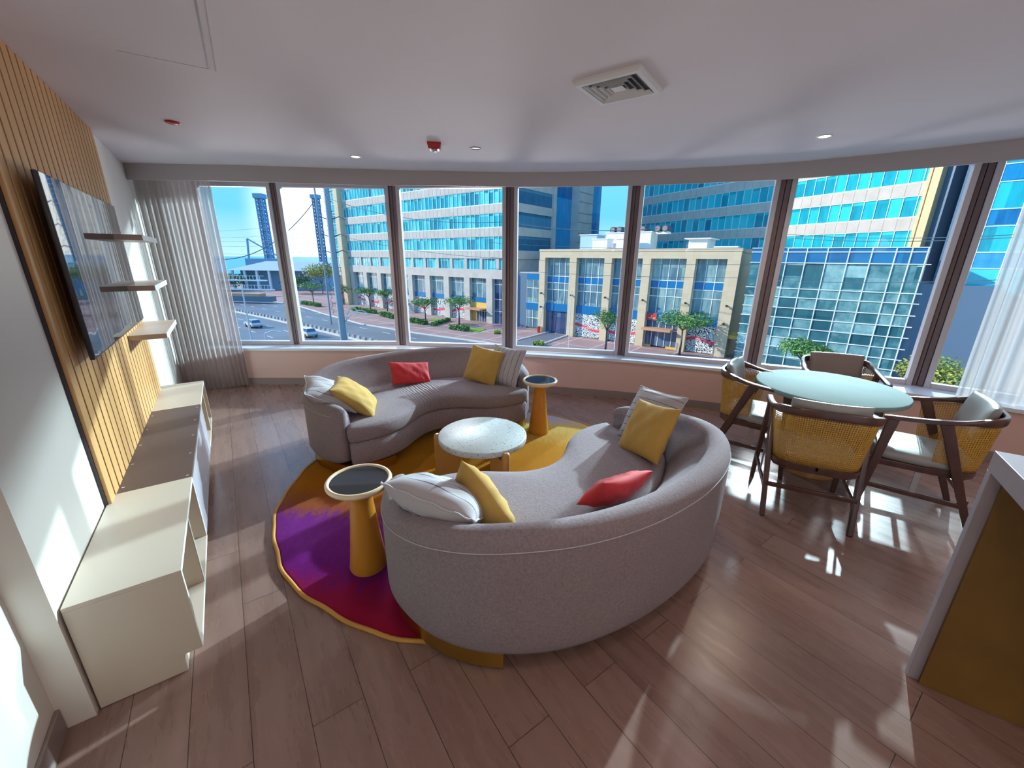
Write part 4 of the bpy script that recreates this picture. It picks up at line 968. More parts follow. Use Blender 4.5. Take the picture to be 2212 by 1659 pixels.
roofbox(12.4, 6.0, 3.4, 3, 3.0, M['roofwhite'], 'tall white rooftop unit behind the second white box')
roofbox(22.2, 3.0, 2.4, 4.6, 1.75, M['roofwhite'], 'white stair house with flat overhanging lid on the podium roof', 'roof_stair_house', True)
roofbox(25.9, 1.6, 2.6, 1.2, .62, M['roofwhite'], 'low white box at the right corner of the podium roof')
for x, lb in ((9.4, 'left pair of dark round exhaust fans on the roof units'), (13.2, 'middle pair of dark round exhaust fans on the roof units'), (16.6, 'right pair of dark round exhaust fans, half behind a mullion')):
    o = tag(empty('exhaust_fan', pod(x, 6.6, ztop+3.0), PU), lb, 'fan', 'exhaust fans on the podium roof')
    for q in (0, 1.1):
        f = MB(); f.tube([(q, -.4, 0), (q, 1.6, .0)], .48, 20); d_ = f.build('fan_duct', M['wire'], o, smooth=True, autos=40)
        f = MB(); f.tube([(q, -.45, 0), (q, -.41, 0)], .36, 20); f.build('fan_mouth', M['base'], o)
    f = MB(); f.bx(-.3, 1.5, -.2, 1.4, -.75, -.42); f.build('fan_stand', M['roofwhite'], o)
# low link building left of the podium
o = tag(empty('link_building', pod(-6.4, 2.2), PU), 'low glazed link between the office tower and the stone building', 'building')
f = MB(); f.bx(-2, 5.9, .5, 8, 0, zz(-.7)); f.bx(3.4, 5.95, 1.5, 8, zz(-.7), zz(1.4)); f.build('wall', M['conc'], o)
bay_window(o, 1.9, 5.95, .4, zz(-.9), .2, 3, [zz(-2.0), zz(-3.4), zz(-6.0), zz(-7.2), zz(-8.7)], M['bayglass'])
f = MB(); f.bx(1.9, 5.95, .05, .26, zz(-7.2), zz(-6.0)); f.bx(1.9, 5.95, .1, .26, zz(-2.0), zz(-.9)); f.build('blue_spandrel', M['blueband'], o)
f = MB(); f.bx(-2, 1.9, .2, .5, 0, zz(-.9)); f.build('curtain_glass', M['sideblue'], o)

# ---- second tower, right
A2 = Vector((28.6, 100.1, GZ)); K2 = Vector((43.3, 70.0, GZ)); E2 = Vector((49.6, 53.2, GZ))
T2 = tag(empty('banded_tower', A2), 'concrete tower with wide turquoise bands behind the stone building, part sunlit', 'building')
segs = [(A2, K2), (K2, E2)]
for si, (a, b_) in enumerate(segs):
    L = (b_-a).length; th = math.atan2((b_-a).y, (b_-a).x); off = a-A2
    def seg_build(f, name, mat, par): o = f.build(name, mat, par); o.location = off; o.rotation_euler = (0, 0, th); return o
    f = MB(); z_ = 0
    fls = [-.97+3.95*k for k in range(0, 14)]
    for fl in fls: f.bx(0, L, 0, .6, z_, zz(fl+1.6)-1.5+1.45*0+0); z_ = zz(fl+1.6)-1.5+2.5 if False else zz(fl)+2.6+.0
    f = MB(); z_ = 0
    for fl in fls: f.bx(-.3 if si else 0, L, 0, .6, z_, zz(fl)); z_ = zz(fl+2.5)
    f.bx(0, L, .6, 22, 0, H1); seg_build(f, 'wall', M['conc'], T2)
    f = MB()
    for k in range(int(L/1.45)+1):
        z_ = zz(1.53)
        for fl in fls[1:8]: f.bx(1.45*k-.02, 1.45*k+.02, -.012, 0, z_+.04, zz(fl)-.04); z_ = zz(fl+2.5)
    seg_build(f, 'panel_joints', M['panelseam'], T2)
    for fl in fls[:10]:
        f = MB(); f.bx(0, L, .14, .5, zz(fl), zz(fl+2.5)); w = seg_build(f, 'ribbon_window', M['teal2'], T2)
        f = MB()
        for k in range(int(L/1.45)+1): f.bx(1.45*k, 1.45*k+.07, .04, .14, zz(fl), zz(fl+2.5))
        f.bx(0, L, .0, .14, zz(fl), zz(fl)+.12); f.bx(0, L, .03, .14, zz(fl+2.5)-.08, zz(fl+2.5)); f.build('mullions', M['mull'], w)
th2 = math.atan2((E2-K2).y, (E2-K2).x)
f = MB(); f.bx(0, .35, -.35, .6, 0, H1); f.bx(.47, 1.25, -.35, .6, 0, H1); o = f.build('corner_pier', M['palestone'], T2); o.location = E2-A2; o.rotation_euler = (0, 0, th2)
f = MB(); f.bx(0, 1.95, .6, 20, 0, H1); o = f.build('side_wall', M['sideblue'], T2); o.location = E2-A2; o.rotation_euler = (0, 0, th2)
f = MB(); f.bx(.35, .47, -.2, .6, 0, H1); o = f.build('pier_groove', M['awning'], T2); o.location = E2-A2; o.rotation_euler = (0, 0, th2)

# ---- glass block at far right
gA = Vector((45.0, 43.9, GZ)); ga = R(-49)
G = tag(empty('curtain_wall_block', gA, ga), 'turquoise and blue curtain-walled block at the far right, half behind the sheer curtain', 'building')
f = MB(); f.bx(0, 24, .3, 18, 0, H1); f.bx(-.2, 24, 0, .3, 0, zz(-1.35)); f.build('wall', M['conc'], G)
z_ = -1.3; k = 0
while z_ < 24:
    h_ = 2.42 if k % 2 == 0 else 1.53
    f = MB(); f.bx(0, 24, .0, .3, zz(z_), zz(z_+h_)); w = f.build('glass_band', M['teal2'] if k % 2 == 0 else M['blueglass'], G)
    f = MB(); f.bx(0, 24, -.06, 0, zz(z_)-.04, zz(z_)+.04)
    for q in range(13): f.bx(2.0*q, 2.0*q+.08, -.05, 0, zz(z_), zz(z_+h_))
    f.build('mullions', M['mull'], w); z_ += h_; k += 1
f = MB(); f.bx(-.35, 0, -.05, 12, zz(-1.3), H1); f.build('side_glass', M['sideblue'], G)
bay_window(G, .3, 5, zz(-6.5), zz(-2.0), -.04, 2, [zz(-3.8)], M['blueglass'])

# ---- glazed atrium
aR = Vector((40.6, 41.4, GZ)); aL = Vector((28.6, 50.4, GZ)); La = (aR-aL).length; aa = math.atan2((aR-aL).y, (aR-aL).x)
Q = tag(empty('glazed_atrium', aL, aa), 'glazed atrium with white steel grid and blue top band in front of the banded tower', 'building')
f = MB(); f.bx(0, La, 3.2, 3.4, 0, zz(2.6)); f.bx(0, La, .3, 3.4, zz(2.9), zz(3.0))
for fl in (-7.2, -3.3, -.4): f.bx(0, La, 1.4, 3.2, zz(fl), zz(fl)+.3)
f.build('inner_wall', M['atriumblue'], Q)
M['atglass'] = None
m, nt, b, out = mat0('atrium_clear_glass'); v = coords(nt); s1 = N(nt, 'ShaderNodeSeparateXYZ'); nt.links.new(v, s1.inputs[0]); cb = N(nt, 'ShaderNodeCombineXYZ')
nt.links.new(math_(nt, 'FLOOR', math_(nt, 'DIVIDE', s1.outputs[0], 1.82)), cb.inputs[0]); nt.links.new(math_(nt, 'FLOOR', math_(nt, 'DIVIDE', s1.outputs[2], 1.2)), cb.inputs[2])
w_ = N(nt, 'ShaderNodeTexWhiteNoise', noise_dimensions='3D'); nt.links.new(cb.outputs[0], w_.inputs['Vector']); ns = noise(nt, v, .9, 4, .6)
nt.links.new(ramp(nt, math_(nt, 'MULTIPLY_ADD', ns, .7, math_(nt, 'MULTIPLY', w_.outputs['Value'], .55)), [(.25, (.03, .13, .17)), (.6, (.07, .24, .28)), (.95, (.40, .66, .66))]), b.inputs['Base Color'])
b.inputs['Roughness'].default_value = .05; tr = N(nt, 'ShaderNodeBsdfTransparent'); tr.inputs[0].default_value = (.55, .80, .85, 1); ms = N(nt, 'ShaderNodeMixShader')
nt.links.new(math_(nt, 'MULTIPLY_ADD', w_.outputs['Value'], .35, .45), ms.inputs[0]); nt.links.new(tr.outputs[0], ms.inputs[1]); nt.links.new(b.outputs[0], ms.inputs[2]); nt.links.new(ms.outputs[0], out.inputs[0]); M['atglass'] = m
f = MB(); f.bx(0, La, 0, .05, 0, zz(1.45)); gw = f.build('glass_wall', M['atglass'], Q)
f = MB(); f.bx(0, La, 0, .05, zz(1.45), zz(3.0)); f.build('blue_top_band', M['atriumblue'], Q)
f = MB(); rows = [3.05, 2.62, 1.45, -1.4, -2.4, -3.6, -4.75, -5.9, -7.1, -8.25, -9.4]
for z in rows: f.bx(-.1, La+(.5 if z < 2 else .1), -.1, 0, zz(z)-.045, zz(z)+.045)
for k in range(9):
    x = La-.0-[0, 1.15, 2.3, 4.15, 6.0, 7.85, 9.7, 11.5, 13.3][k]; f.bx(x-.05, x+.05, -.1, 0, 0, zz(3.05))
f.build('steel_grid', M['mull'], gw)
for x in (2.4, 6.6, 11.5):
    f = MB(); f.tube([(x, 1.0, 0), (x, 1.0, zz(1.4))], .24, 20); f.build('round_column', M['roofwhite'], Q, smooth=True, autos=50)
for a_, b_ in (((.3, .9, zz(-7.5)), (4.2, .9, zz(-4.6))), ((4.2, .9, zz(-4.6)), (9.0, .9, zz(-4.9))), ((0.2, .8, zz(-10.5)), (4.8, .8, zz(-8.6))), ((.2, .9, zz(-1.9)), (3.6, .9, zz(-5.2))), ((3.0, .9, zz(-3.4)), (9.5, .9, zz(-7.6)))):
    f = MB(); f.bar(a_, b_, .12, .30); f.build('stair_flight', M['roofwhite'], Q)
f = MB(); f.bx(La-1.15, La, .1, .3, 0, zz(1.4)); f.build('pale_corner_panel', M['roofgrey'], Q)
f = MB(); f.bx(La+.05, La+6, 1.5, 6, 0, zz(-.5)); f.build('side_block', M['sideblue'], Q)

# ---- ground, road, pavement
f = MB(); f.prism([(-400, 6.5), (120, 6.5), (120, 260), (-400, 260)], GZ-.4, GZ-.02); tag(struct(f.build('road_surface', M['asphalt'])))
f = MB(); f.prism([(-3500, 200), (1500, 200), (1500, 6000), (-3500, 6000)], GZ-.6, GZ-.3); o = f.build('sea', M['sea']); tag(o, 'flat pale blue sea on the horizon', 'sea', kind='stuff')
kerb = [(-160, 178), (-90, 132), (-58.6, 108.6), (-44, 92.5), (-29.3, 77.3), (-16, 67.8), (-4, 60.6), (5, 54), (12, 47), (20, 38), (34, 24), (60, 10)]
inner_ = [(-160, 240), (-80, 190), (-30, 140), (-20, 120), (0, 110), (20, 110), (30, 105), (40, 100), (50, 90), (60, 80), (80, 60), (90, 40)]
f = MB(); f.strip(kerb, inner_, GZ-.02, GZ+.12); struct(f.build('pavement', M['paving']))
k2 = [(p_[0]-.0, p_[1]-.35) for p_ in kerb]; f = MB(); f.strip(k2, kerb, GZ-.02, GZ+.16); struct(f.build('kerb', M['kerb']))
dv = [at(1118, 742, GZ), at(1186, 720, GZ), at(1223, 727, GZ), at(1165, 748, GZ), at(1120, 790, GZ), at(1060, 790, GZ)]
f = MB(); f.prism([(p_.x, p_.y) for p_ in dv], GZ+.12, GZ+.14); struct(f.build('driveway', M['asphalt']))
for a_, b_ in ((at(1116, 738, GZ), at(1190, 718, GZ)), (at(1225, 727, GZ), at(1166, 748, GZ))):
    f = MB(); a_.z = b_.z = GZ+.2; f.bar(a_, b_, .3, .2); struct(f.build('driveway_kerb', M['kerb']))
med = [(-115, 133), (-66.4, 95.0), (-48.2, 81.4), (-32.9, 69.0), (-22.9, 60.8), (-14, 54), (-6, 48.5)]
mm_ = resample([Vector((*p_, 0)) for p_ in med], 88)
f = MB(); f.strip([(p_.x-.35, p_.y-.35) for p_ in mm_], [(p_.x+.35, p_.y+.35) for p_ in mm_], GZ-.02, GZ+.2); struct(f.build('median_strip', M['kerb']))
f = MB(); f.bx(-.33, .33, -.16, .16, 0, .5); b0 = f.build('barrier_block', M['kerb2'], bevel=.03)
for i in range(1, 87):
    o = b0 if i == 1 else b0.copy()
    if i > 1: C.objects.link(o)
    if i % 2 == 0 and i == 2: dkme = b0.data.copy(); dkme.materials[0] = M['panelseam']
    if i % 2 == 0: o.data = dkme
    p_ = mm_[i]; d = mm_[i+1]-mm_[i-1]; o.location = (p_.x, p_.y, GZ+.2); o.rotation_euler = (0, 0, math.atan2(d.y, d.x))
    tag(o, 'dark concrete barrier block on the road median' if i % 2 == 0 else 'pale concrete barrier block on the road median', 'barrier block', 'dark median barrier blocks' if i % 2 == 0 else 'pale median barrier blocks')
f = MB()
for off, st in ((6.5, 0), (10.5, 1), (-4, 0), (-8, 1), (-13, 0)):
    mm2 = resample([Vector((*p_, 0)) for p_ in med], 40)
    for i in range(1, 38):
        d = (mm2[i+1]-mm2[i-1]).normalized(); n_ = Vector((-d.y, d.x, 0)); p_ = mm2[i]+n_*off
        if i % 2 == st: f.bar((p_.x-d.x*1.2, p_.y-d.y*1.2, GZ-.015), (p_.x+d.x*1.2, p_.y+d.y*1.2, GZ-.015), .16, .02)
struct(f.build('lane_markings', M['kerb']))

# ---- planting
def leaves(f, c, rx, ry, rz_, n, size, rnd, flat=.0):
    for _ in range(n):
        while True:
            u = Vector((rnd.uniform(-1, 1), rnd.uniform(-1, 1), rnd.uniform(-1, 1)))
            if .25 < u.length < 1: break
        lump = 1+.16*math.sin(u.x*7+c[0])*math.cos(u.y*6+c[1])
        p_ = Vector((c[0]+u.x*rx*lump, c[1]+u.y*ry*lump, c[2]+u.z*rz_*(1-.3*(u.x*u.x+u.y*u.y))))
        nrm = (Vector((u.x, u.y, abs(u.z)+.5))+Vector((rnd.uniform(-1, 1), rnd.uniform(-1, 1), rnd.uniform(-.4, .9)))*.9).normalized()
        a_ = nrm.orthogonal().normalized(); a_.rotate(Matrix.Rotation(rnd.uniform(0, 6.3), 3, nrm)); b2 = nrm.cross(a_); s_ = size*rnd.uniform(.6, 1.3)
        f.add([p_-a_*s_, p_-b2*s_*.42+nrm*s_*.08, p_+a_*s_, p_+b2*s_*.42+nrm*s_*.08], [(0, 1, 2, 3)])
def tree(x, y, h, w, ch, label, mat='leaf', n=1100, size=.20, seed=0, lean=0.0, name='street_tree', cat='tree', trunk=True, grp=None):
    rnd = random.Random(seed); o = tag(empty(name, (x, y, GZ+.12)), label, cat, grp)
    f = MB(); f.mi = 0
    nb = 5
    for k in range(nb):
        a_ = 2*PI*k/nb+rnd.random(); rr_ = w*.25*rnd.uniform(.5, 1.1)
        leaves(f, (rr_*math.cos(a_)+lean, rr_*math.sin(a_), h-ch/2+rnd.uniform(-.12, .2)*ch), w*.33, w*.33, ch*.42, n//nb, size, rnd)
    f.build('foliage', M[mat], o)
    if trunk:
        f = MB(); fk = h-ch*1.1
        f.tube([(0, 0, 0), (lean*.15+.05, .03, fk*.5), (lean*.4, 0, fk)], [.17, .13, .10], 8)
        for k in range(6):
            a_ = 2*PI*k/6+rnd.random(); f.tube([(lean*.4, 0, fk-.05), (lean*.6+w*.14*math.cos(a_), w*.14*math.sin(a_), fk+ch*.35), (lean+w*.33*math.cos(a_), w*.33*math.sin(a_), h-ch*.45)], [.07, .05, .02], 6)
        f.build('trunk', M['trunk'], o, smooth=True)
    return o
tree(-55.5, 113.0, 5.6, 8.6, 2.6, 'flat-crowned street tree left of the big steel pole', seed=1, n=1300)
tree(-45.2, 108.5, 5.2, 5.0, 2.0, 'small street tree just right of the big steel pole', seed=2, n=700)
tree(-35.0, 99.5, 5.4, 6.2, 2.2, 'street tree in front of the tower murals, left of the second mullion', seed=3, lean=-.6)
tree(-29.8, 96.0, 5.4, 4.8, 2.1, 'street tree half hidden by the second mullion', seed=4, n=800)
tree(-16.9, 77.6, 5.0, 5.4, 1.9, 'two-stemmed street tree before the murals in the third window', seed=5)
tree(-10.2, 76.3, 5.6, 6.4, 2.4, 'street tree with wide crown beside the mustard entrance', seed=6)
tree(12.7, 53.6, 6.0, 3.6, 2.6, 'slender tree in front of the stone building pillar', seed=7, n=1300, size=.15)
tree(22.7, 53.2, 5.7, 6.8, 2.1, 'broad tree in front of the stone building entrance', seed=8, n=2600, size=.17)
c = at(1743, 750, -6.0); tree(c.x, c.y, 5.4, 5.0, 1.9, 'round-topped tree below the atrium', seed=9, n=2600, size=.15)
c = at(2040, 800, -6.0); tree(c.x, c.y, 5.6, 3.4, 2.8, 'yellowish tree at the right end of the windows', 'leafy', seed=10, n=1500, size=.15)
c = at(1962, 790, -6.6); tree(c.x, c.y, 4.8, 2.0, 1.8, 'small yellowish tree right of the atrium corner', 'leafy', seed=11, n=600, size=.15)
tree(-66, 142, 10.5, 11, 6.5, 'tall loose tree behind the left street trees', 'leafy', seed=12, n=1600, size=.4)
tree(-74, 140, 6.5, 10, 5, 'dense green tree beside the left mullion', 'leafd', seed=13, n=1400, size=.4)
tree(-108, 150, 6.5, 22, 6, 'dark mass of trees beside the footbridge', 'leafd', seed=14, n=2000, size=.6, name='tree_group', trunk=False)
def hedge(pts, label, h=.8, w=1.2, seed=0, mat='leaf'):
    rnd = random.Random(seed); a_, b_ = Vector(pts[0]), Vector(pts[1]); d = b_-a_; o = tag(empty('hedge', (a_.x, a_.y, GZ+.12), math.atan2(d.y, d.x)), label, 'hedge', 'clipped hedges on the pavement')
    f = MB(); L = d.length
    f.bx(.1, L-.1, -w/2+.12, w/2-.12, 0, h-.12); f.build('core', M['leafd'], o)
    f = MB()
    for _ in range(int(L*90)):
        face = rnd.random(); x = rnd.uniform(0, L); y = rnd.uniform(-w/2, w/2); z = h+rnd.uniform(-.12, .1)
        if face < .45: y = -w/2+rnd.uniform(-.08, .08); z = rnd.uniform(.05, h)
        n_ = Vector((rnd.uniform(-1, 1), rnd.uniform(-1, .4), rnd.uniform(-.2, 1))).normalized(); a2 = n_.orthogonal().normalized(); b2 = n_.cross(a2); s_ = .16; p_ = Vector((x, y, z))
        f.add([p_-a2*s_, p_-b2*s_*.6, p_+a2*s_, p_+b2*s_*.6], [(0, 1, 2, 3)])
    f.build('foliage', M[mat], o)
def px2(x, y): p_ = at(x, y, GZ); return (p_.x, p_.y)
hedge((px2(655, 658), px2(692, 664)), 'hedge at the left mullion beyond the road', seed=1)
hedge((px2(765, 672), px2(812, 679)), 'low hedge below the first mural', seed=2)
hedge((px2(826, 683), px2(852, 690)), 'low hedge beside the second mullion', seed=3)
hedge((px2(888, 697), px2(922, 703)), 'hedge left of the lawn in the third window', seed=4)
hedge((px2(932, 706), px2(970, 694)), 'narrow hedge along the lawn in the third window', seed=5, h=.5, w=.7)
hedge((px2(975, 712), px2(1012, 717)), 'hedge under the wide-crowned tree', seed=6)
hedge((px2(1152, 746), px2(1175, 748)), 'loose yellow-green shrub by the driveway', seed=7, mat='leafy', h=.5)
hedge((px2(1066, 722), px2(1082, 722)), 'yellow-flowered shrub at the third mullion', seed=8, mat='leafy', h=.5)
for i, q in enumerate([[(812, 676), (838, 674), (850, 680), (826, 682)], [(925, 694), (958, 694), (968, 690), (935, 690)], [(1012, 709), (1050, 713), (1032, 720), (1010, 717)], [(755, 664), (770, 664), (775, 670), (757, 670)]]):
    f = MB(); f.prism([px2(*p_) for p_ in q], GZ+.12, GZ+.19); o = f.build('lawn_patch', M['grass']); tag(o, ['small lawn behind the low hedge in the second window', 'lawn strip in front of the murals in the third window', 'lawn beside the mustard entrance', 'lawn beside the big steel pole'][i], 'lawn', 'lawn patches')

# ---- poles, lamps, cables
pb = at(744, 745, GZ)
o = tag(empty('steel_transmission_pole', (pb.x, pb.y, GZ)), 'tall galvanised steel power pole with crossarms in the second window', 'pole')
f = MB(); f.tube([(0, 0, 0), (0, 0, 12), (0, 0, 26)], [.50, .42, .34], 20); f.build('shaft', M['pole'], o, smooth=True, autos=50)
for z in (17.2, 15.0, 12.9):
    for s_ in (-1, 1):
        f = MB(); f.tube([(s_*.3, 0, z), (s_*1.3, 0, z+.35), (s_*2.1, 0, z-.05)], [.07, .05, .03], 6); f.build('crossarm', M['wire'], o, smooth=True)
f = MB(); 
for k in range(24): f.tube([(-.55, 0, 1.2*k-1), (.55, 0, 1.2*k-1)], .035, 5)
f.build('step_bolts', M['wire'], o)
o = tag(empty('utility_pole', (*px2(716, 700), GZ)), 'thinner dark pole with cable coil just left of the big steel pole', 'pole')
f = MB(); f.tube([(0, 0, 0), (0, 0, 26)], .16, 10); f.build('shaft', M['pole'], o)
f = MB(); f.tube([(.6+.25*math.sin(z*2.2), 0, z*.5+2) for z in range(40)], .04, 5); f.build('cable_coil', M['wire'], o)
def lamp(x, y, h, arms, label):
    o = tag(empty('street_lamp', (x, y, GZ)), label, 'street lamp', 'street lamps'); f = MB(); f.tube([(0, 0, 0), (0, 0, h)], [.13, .08], 10); f.build('lamp_post', M['lampw'], o, smooth=True, autos=50)
    for ang, l, r_ in arms:
        ca, sa = math.cos(ang), math.sin(ang); f = MB(); f.tube([(0, 0, h)]+[(ca*l*t, sa*l*t, h+r_*math.sin(t*PI*.75)) for t in (.15, .3, .45, .6, .75, .9, 1)], .06, 8); f.build('lamp_arm', M['lampw'], o, smooth=True)
        f = MB(); f.box((ca*l, sa*l, h+r_*.6), (.5, .25, .18), ang); f.build('lamp_head', M['lampw'], o, bevel=.03)
q = at(752, 745, GZ); lamp(q.x, q.y, 3.4, [(R(20), 3.1, 1.6), (R(-12), 2.1, 2.2)], 'street lamp with curved arms beside the big steel pole')
q = px2(545, 741); lamp(q[0], q[1], 8.6, [], 'slim white lamp post in the leftmost window')
q = px2(576, 740); lamp(q[0], q[1], 1.4, [(R(0), 2.2, .4)], 'short street lamp in the leftmost window')
q = px2(1228, 752); o = tag(empty('white_flag_pole', (*q, GZ)), 'slim white pole in front of the stone building', 'pole'); f = MB(); f.tube([(0, 0, 0), (0, 0, 8.3)], .05, 8); f.build('shaft', M['lampw'], o)
q = px2(1164, 720); o = tag(empty('parking_barrier', (*q, GZ+.12)), 'raised white barrier arm on orange box by the garage', 'barrier'); f = MB(); f.bx(-.25, .25, -.25, .25, 0, 1.1); f.build('barrier_box', M['signred'], o)
f = MB(); f.bar((0, 0, 1), (.9, -.3, 6), .1); f.build('barrier_arm', M['lampw'], o)
def cable(p0, d0, p1, d1, sag, label, r_=.035):
    def P(px, d): v = Vector(ray(*px)); v = v/math.hypot(v.x, v.y)*d; return Vector((v.x, v.y, v.z+CAM_H))
    a_, b_ = P(p0, d0), P(p1, d1); pts = [a_.lerp(b_, k/24)-Vector((0, 0, sag*4*(k/24)*(1-k/24))) for k in range(25)]
    f = MB(); f.tube(pts, r_, 5); o = f.build('power_cable', M['wire']); tag(o, label, 'cable', 'overhead power cables')
cable((430, 556), 120, (678, 436), 110, 4.5, 'overhead cable rising from the left to the big steel pole', .09)
for i, (y0, y1) in enumerate(((500, 474), (512, 498), (520, 510), (530, 522), (546, 540))): cable((430, y0), 120, (700, y1), 90, .5, 'thin overhead cable crossing the leftmost window, number %s from the top' % ['one', 'two', 'three', 'four', 'five'][i], .03)
cable((700, 425), 66, (1110, 478), 44, 1.2, 'overhead cable crossing the turquoise windows of the tower', .03)
cable((715, 505), 66, (1110, 560), 50, .6, 'overhead cable low across the office tower', .022)
cable((1090, 478), 60, (1420, 494), 50, .6, 'overhead cable crossing the sky gap above the roof fans', .045)
cable((1060, 524), 46, (1700, 536), 40, .3, 'overhead cable at the height of the podium roof', .018)
cable((1060, 556), 44, (1720, 570), 36, .3, 'overhead cable crossing the tops of the podium bays', .018)
cable((1060, 580), 44, (1720, 600), 36, .3, 'overhead cable crossing the middle of the podium bays', .018)
cable((1640, 500), 36, (2212, 506), 30, .3, 'overhead cable crossing the right tower and curtain wall', .018)
cable((1640, 508), 36, (2212, 512), 30, .3, 'second overhead cable just under it across the right tower', .018)
cable((1640, 603), 36, (2200, 603), 30, .2, 'overhead cable crossing the atrium', .018)

# ---- cars
def car(x, y, ang, col, label):
    o = tag(empty('car', (x, y, GZ-.02), ang), label, 'car', 'cars on the road'); m_ = pm('car_paint', col, .25, .3, coat=.5)
    f = MB(); L = []
    for y_, s_ in ((-.85, .94), (-.86, 1), (.86, 1), (.85, .94)): L.append([(-2.1*s_, y_, .35), (-2.15*s_, y_, .62), (-1.95*s_, y_, .92), (-1.2, y_, 1.0), (1.0, y_, .98), (1.85*s_, y_, .85), (2.12*s_, y_, .62), (2.1*s_, y_, .35)])
    f.loops(L); f.build('body', m_, o, bevel=.04)
    f = MB(); L = [[(-1.85, -.72, .93), (1.0, -.72, .95), (1.0, .72, .95), (-1.85, .72, .93)], [(-1.55, -.60, 1.36), (.25, -.60, 1.38), (.25, .60, 1.38), (-1.55, .60, 1.36)]]
    f.loops(L); f.build('windows', M['shopglass'], o, bevel=.03)
    f = MB(); f.bx(-1.55, .25, -.6, .6, 1.36, 1.43); f.build('roof', m_, o, bevel=.03)
    for wx in (-1.35, 1.3):
        for wy in (-.8, .8):
            f = MB(); f.tube([(wx, wy-.1, .33), (wx, wy+.1, .33)], .33, 16); f.build('wheel', M['gasket'], o)
q = at(548, 706, GZ); car(q.x, q.y, R(140), (.55, .57, .60), 'silver hatchback on the road in the leftmost window')
q = at(664, 726, GZ); car(q.x, q.y, R(140), (.50, .50, .50), 'grey car on the road at the foot of the second window')
o = tag(empty('coach', (*px2(535, 654), GZ), R(-8)), 'long orange and blue coach beyond the road', 'bus'); f = MB(); f.bx(-8, 8, -1.2, 1.2, .5, 1.9); f.build('lower_body', M['sideblue'], o); f = MB(); f.bx(-8, 5, -1.2, 1.2, 1.9, 2.6); f.build('upper_body', M['awning'], o)

# ---- harbour side in the left windows
D = tag(empty('pier_terminal', (*px2(560, 628), GZ), R(0)), 'low terminal with pale hipped roof and white columns beyond the road', 'building')
q = at(560, 628, GZ); dd = math.hypot(q.x, q.y)
sc_ = dd/865.0
def hz(px): return (560-px)*sc_*.97
f = MB(); rz0 = CAM_H-GZ
f.loops([[(-11, 0, hz(586)+rz0), (22, 0, hz(586)+rz0), (22, 16, hz(586)+rz0), (-11, 16, hz(586)+rz0)], [(0, 7, hz(570)+rz0), (22, 7, hz(570)+rz0), (22, 9, hz(570)+rz0), (0, 9, hz(570)+rz0)]]); f.build('roof', M['roofgrey'], D)
for x in (-9.5, -5, -.5, 4): f = MB(); f.bx(x, x+.7, .3, 1, 0, hz(586)+rz0); f.build('column', M['roofwhite'], D)
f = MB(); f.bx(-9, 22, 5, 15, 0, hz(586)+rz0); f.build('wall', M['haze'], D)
o = tag(empty('footbridge', (*px2(535, 640), GZ), R(-4)), 'white-railed pedestrian footbridge in the leftmost window', 'footbridge')
for z0_, x1_ in ((3.4, 7), (.6, 9)):
    f = MB(); f.bx(-12, x1_, -.8, .8, z0_+1.4, z0_+1.7); f.build('deck', M['roofwhite'], o)
    f = MB()
    for k in range(int((x1_+12)/1.1)): f.bx(-12+1.1*k, -11.9+1.1*k, -.85, -.75, z0_+1.7, z0_+3.0)
    f.bx(-12, x1_, -.86, -.74, z0_+2.9, z0_+3.05); f.build('railing', M['roofwhite'], o)
rig = tag(empty('jackup_rig', (*px2(575, 590), GZ), 0), 'offshore rig with two tall blue lattice legs and cranes by the sea', 'rig')
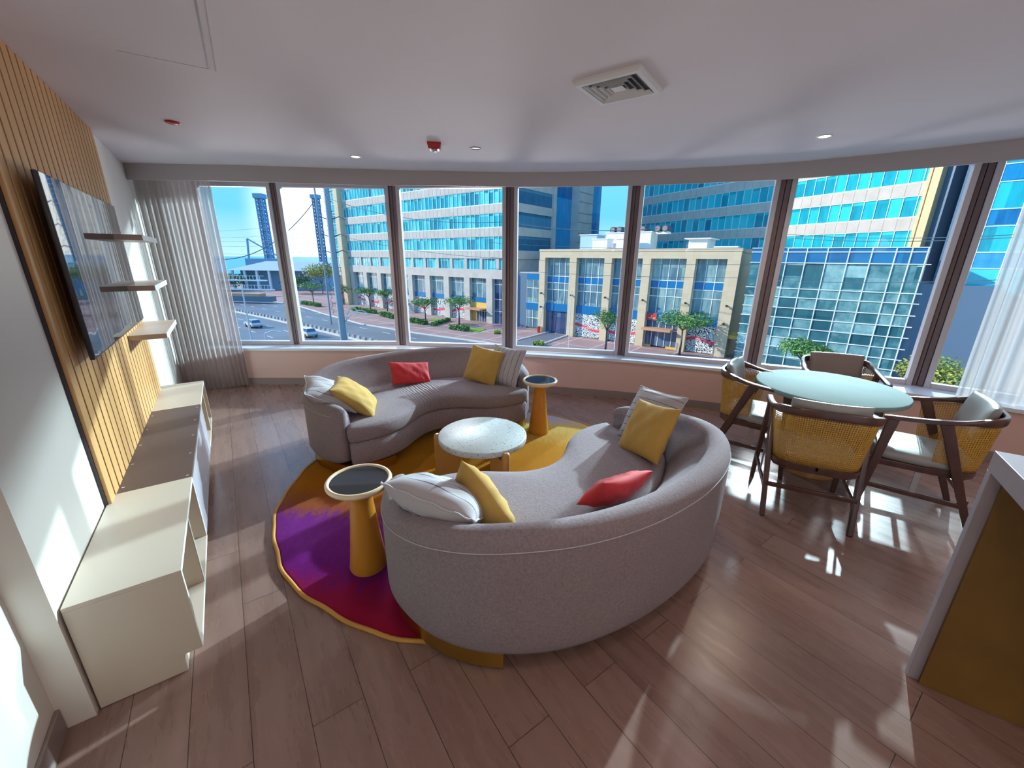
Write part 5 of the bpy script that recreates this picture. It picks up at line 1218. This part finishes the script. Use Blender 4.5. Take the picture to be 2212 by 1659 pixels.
def leg(px0, py0, px1, py1, D_, w, nm='lattice_leg'):
    a_ = Vector(ray(px0, py0)); a_ = a_/math.hypot(a_.x, a_.y)*D_; b_ = Vector(ray(px1, py1)); b_ = b_/math.hypot(b_.x, b_.y)*D_
    x, y = b_.x, b_.y; z1 = a_.z+CAM_H; z0 = b_.z+CAM_H
    f = MB(); h = z1-z0; n = int(h/w*1.6)
    for i in (-1, 1):
        for j in (-1, 1): f.bar((i*w/2, j*w/2, 0), (i*w/2, j*w/2, h), w*.16)
    for k in range(n):
        z_ = h*k/n; zt = h*(k+1)/n
        for (ax, ay), (bx_, by_) in (((-1, -1), (1, -1)), ((1, -1), (1, 1)), ((1, 1), (-1, 1)), ((-1, 1), (-1, -1))):
            f.bar((ax*w/2, ay*w/2, z_), (bx_*w/2, by_*w/2, zt), w*.12); f.bar((bx_*w/2, by_*w/2, z_), (ax*w/2, ay*w/2, zt), w*.12)
    f.box((0, 0, h), (w*1.5, w*1.5, w*.7)); f.box((0, 0, h*.5), (w*.62, w*.62, h))
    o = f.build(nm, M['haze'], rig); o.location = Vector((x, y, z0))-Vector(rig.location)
leg(562, 424, 584, 566, 300, 3.6); leg(682, 425, 702, 590, 280, 3.0)
q = at(575, 590, GZ); 
f = MB(); o_ = Vector(ray(560, 560)); o_ = o_/math.hypot(o_.x, o_.y)*290
f.bx(-9, 9, -4, 4, 0, 5); f.bar((-9, 0, 5), (-8, 0, 16), .8); f.bar((-8, 0, 16), (9, 0, 6), .6); o = f.build('crane_deck', M['haze'], rig); o.location = Vector((o_.x+3, o_.y, -5))-Vector(rig.location)
o_ = Vector(ray(693, 583)); o_ = o_/math.hypot(o_.x, o_.y)*230
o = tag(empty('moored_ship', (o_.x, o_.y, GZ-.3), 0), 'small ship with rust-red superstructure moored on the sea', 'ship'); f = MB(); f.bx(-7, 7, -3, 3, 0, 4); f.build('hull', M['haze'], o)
f = MB(); f.bx(-4.5, 4, -2.5, 2.5, 6.2, 9.2); f.build('superstructure', M['awning'], o); f = MB(); f.bx(-4.5, 4.2, -2.5, 2.5, 4, 6.2); f.build('deckhouse', M['roofwhite'], o)
